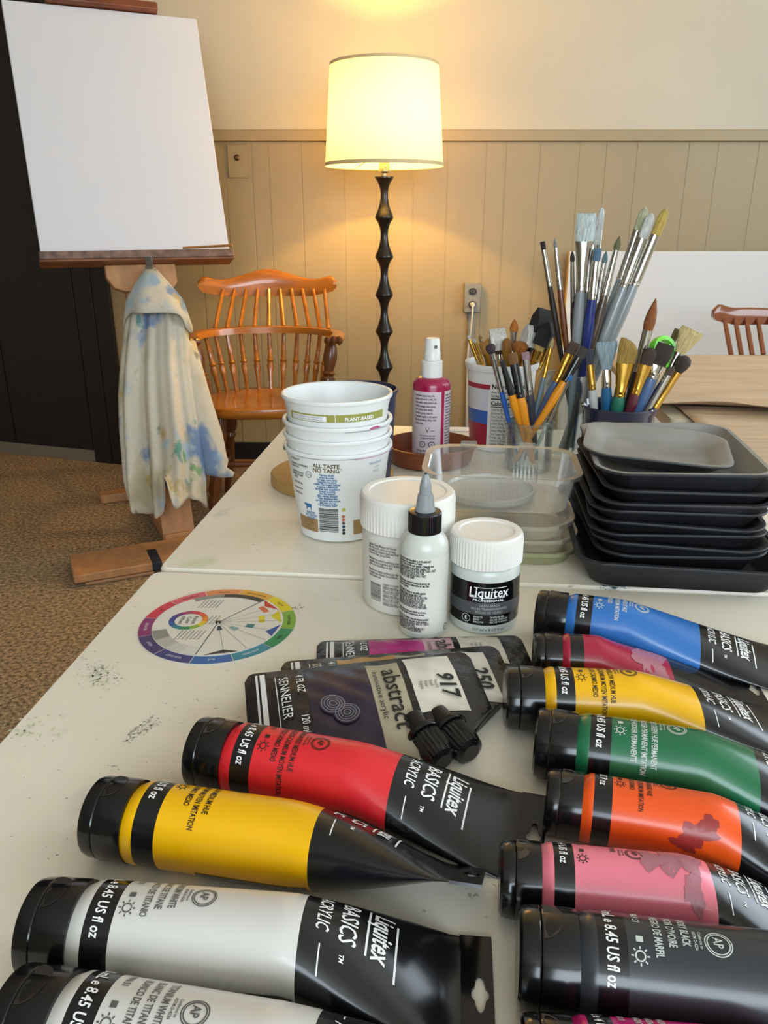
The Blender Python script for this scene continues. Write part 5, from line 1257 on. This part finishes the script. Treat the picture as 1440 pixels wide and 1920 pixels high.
ny = NUT[1]
def foamhead(label, tip, base, hc, bc, bw, bl, spin=0, thick=.4, yo=0):
    return brush(label, tip, base, ny + yo, ny, hc, bc, 'k' if bc != 'd8d4cc' else 's', 'foam', bl, bw, .012, .0042, 'foam brushes in the nutrition tub', spin=spin, thick=thick)
foamhead('white foam brush upright at the back of the nutrition tub', (932, 616), (948, 838), 'b98a4a', 'd8d4cc', .0115, .030, 0, .45, .015)
foamhead('white foam brush tilted right in the nutrition tub', (1000, 610), (948, 838), 'b98a4a', 'd8d4ca', .0105, .030, 20, .45, .005)
foamhead('upper black foam brush with a slanted edge in the nutrition tub', (1024, 580), (945, 840), '9a6a34', '17171a', .0125, .034, 15, .4, .01)
foamhead('lower black foam brush lying over the nutrition tub rim', (1034, 604), (940, 840), '9a6a34', '1b1b1e', .0110, .034, 60, .4, -.015)
spec = [((877, 628), (950, 842), 'c79b45', 'b7b2a8', 'g', 'round', 'thin gold brush leaning over the left rim of the nutrition tub'),
        ((888, 634), (955, 842), 'c79b45', 'b0a890', 'g', 'round', 'second thin gold brush from the left in the nutrition tub'),
        ((899, 628), (952, 842), '8a8f90', '8a6a34', 's', 'round', 'silver stem brush third from the left in the nutrition tub'),
        ((906, 640), (956, 842), 'b9873c', '9a6a2a', 'g', 'flat', 'short tan brush at the left inside the nutrition tub'),
        ((918, 634), (958, 842), 'b9873c', 'b58a3a', 'g', 'flat', 'golden flat brush below the white foam brush'),
        ((940, 640), (952, 840), 'a8742c', 'c08a3a', 'g', 'flat', 'ochre flat brush in the middle of the nutrition tub'),
        ((950, 634), (950, 840), 'b9873c', '8a5a24', 'g', 'filbert', 'brown filbert brush behind the black ferrules'),
        ((965, 598), (950, 840), 'b9873c', 'b56a1e', 's', 'round', 'pointed orange-brown brush rising in the middle of the nutrition tub'),
        ((976, 640), (952, 840), 'b9873c', '9a5a1e', 'g', 'mop', 'rust-brown mop brush right of the pointed one'),
        ((987, 646), (950, 840), 'a8742c', 'b58a4a', 'g', 'flat', 'sandy flat brush below the tilted white foam brush'),
        ((1004, 640), (948, 840), 'b9873c', '8a7a3a', 'g', 'flat', 'olive-gold flat brush at the right of the nutrition tub'),
        ((1018, 634), (946, 840), 'b9873c', 'c2a05a', 'g', 'flat', 'pale gold brush under the black foam brushes'),
        ((1030, 640), (944, 840), '7a5a2c', '8f6a2a', 'g', 'filbert', 'bronze filbert brush second from the right in the nutrition tub'),
        ((1043, 630), (942, 840), 'b9873c', 'a05a24', 'g', 'flat', 'russet flat brush, rightmost in the nutrition tub')]
for i, (tp, bs, hc, bc, fc, kd, lab) in enumerate(spec):
    brush(lab, tp, bs, ny + (.02, -.02, .006, -.012, .026)[i % 5], ny + (.008, -.008, .0)[i % 3], hc, bc, fc, kd, .018 if kd != 'round' or i > 5 else .006, .0026 if i < 3 else (.0068, .0058, .0075)[i % 3], .030, .003, gN, spin=(0, 20, -25)[i % 3])
p = PZ(868, 806)
t = thing('paper_strip', 'small printed white paper strip lying by the far table edge', 'paper', (p.x, p.y, TZ), radians(-3))
obj('sheet', box(-.035, .03, -.012, .016, .0003, .0007), M_wink, t)
g = G(); put(g, text_geo('measure twice, cut once', .006, .8), lambda u, v: (u - .03, v - .006, .0009)); obj('printing', g, M_inkgrey, t, flat=True)
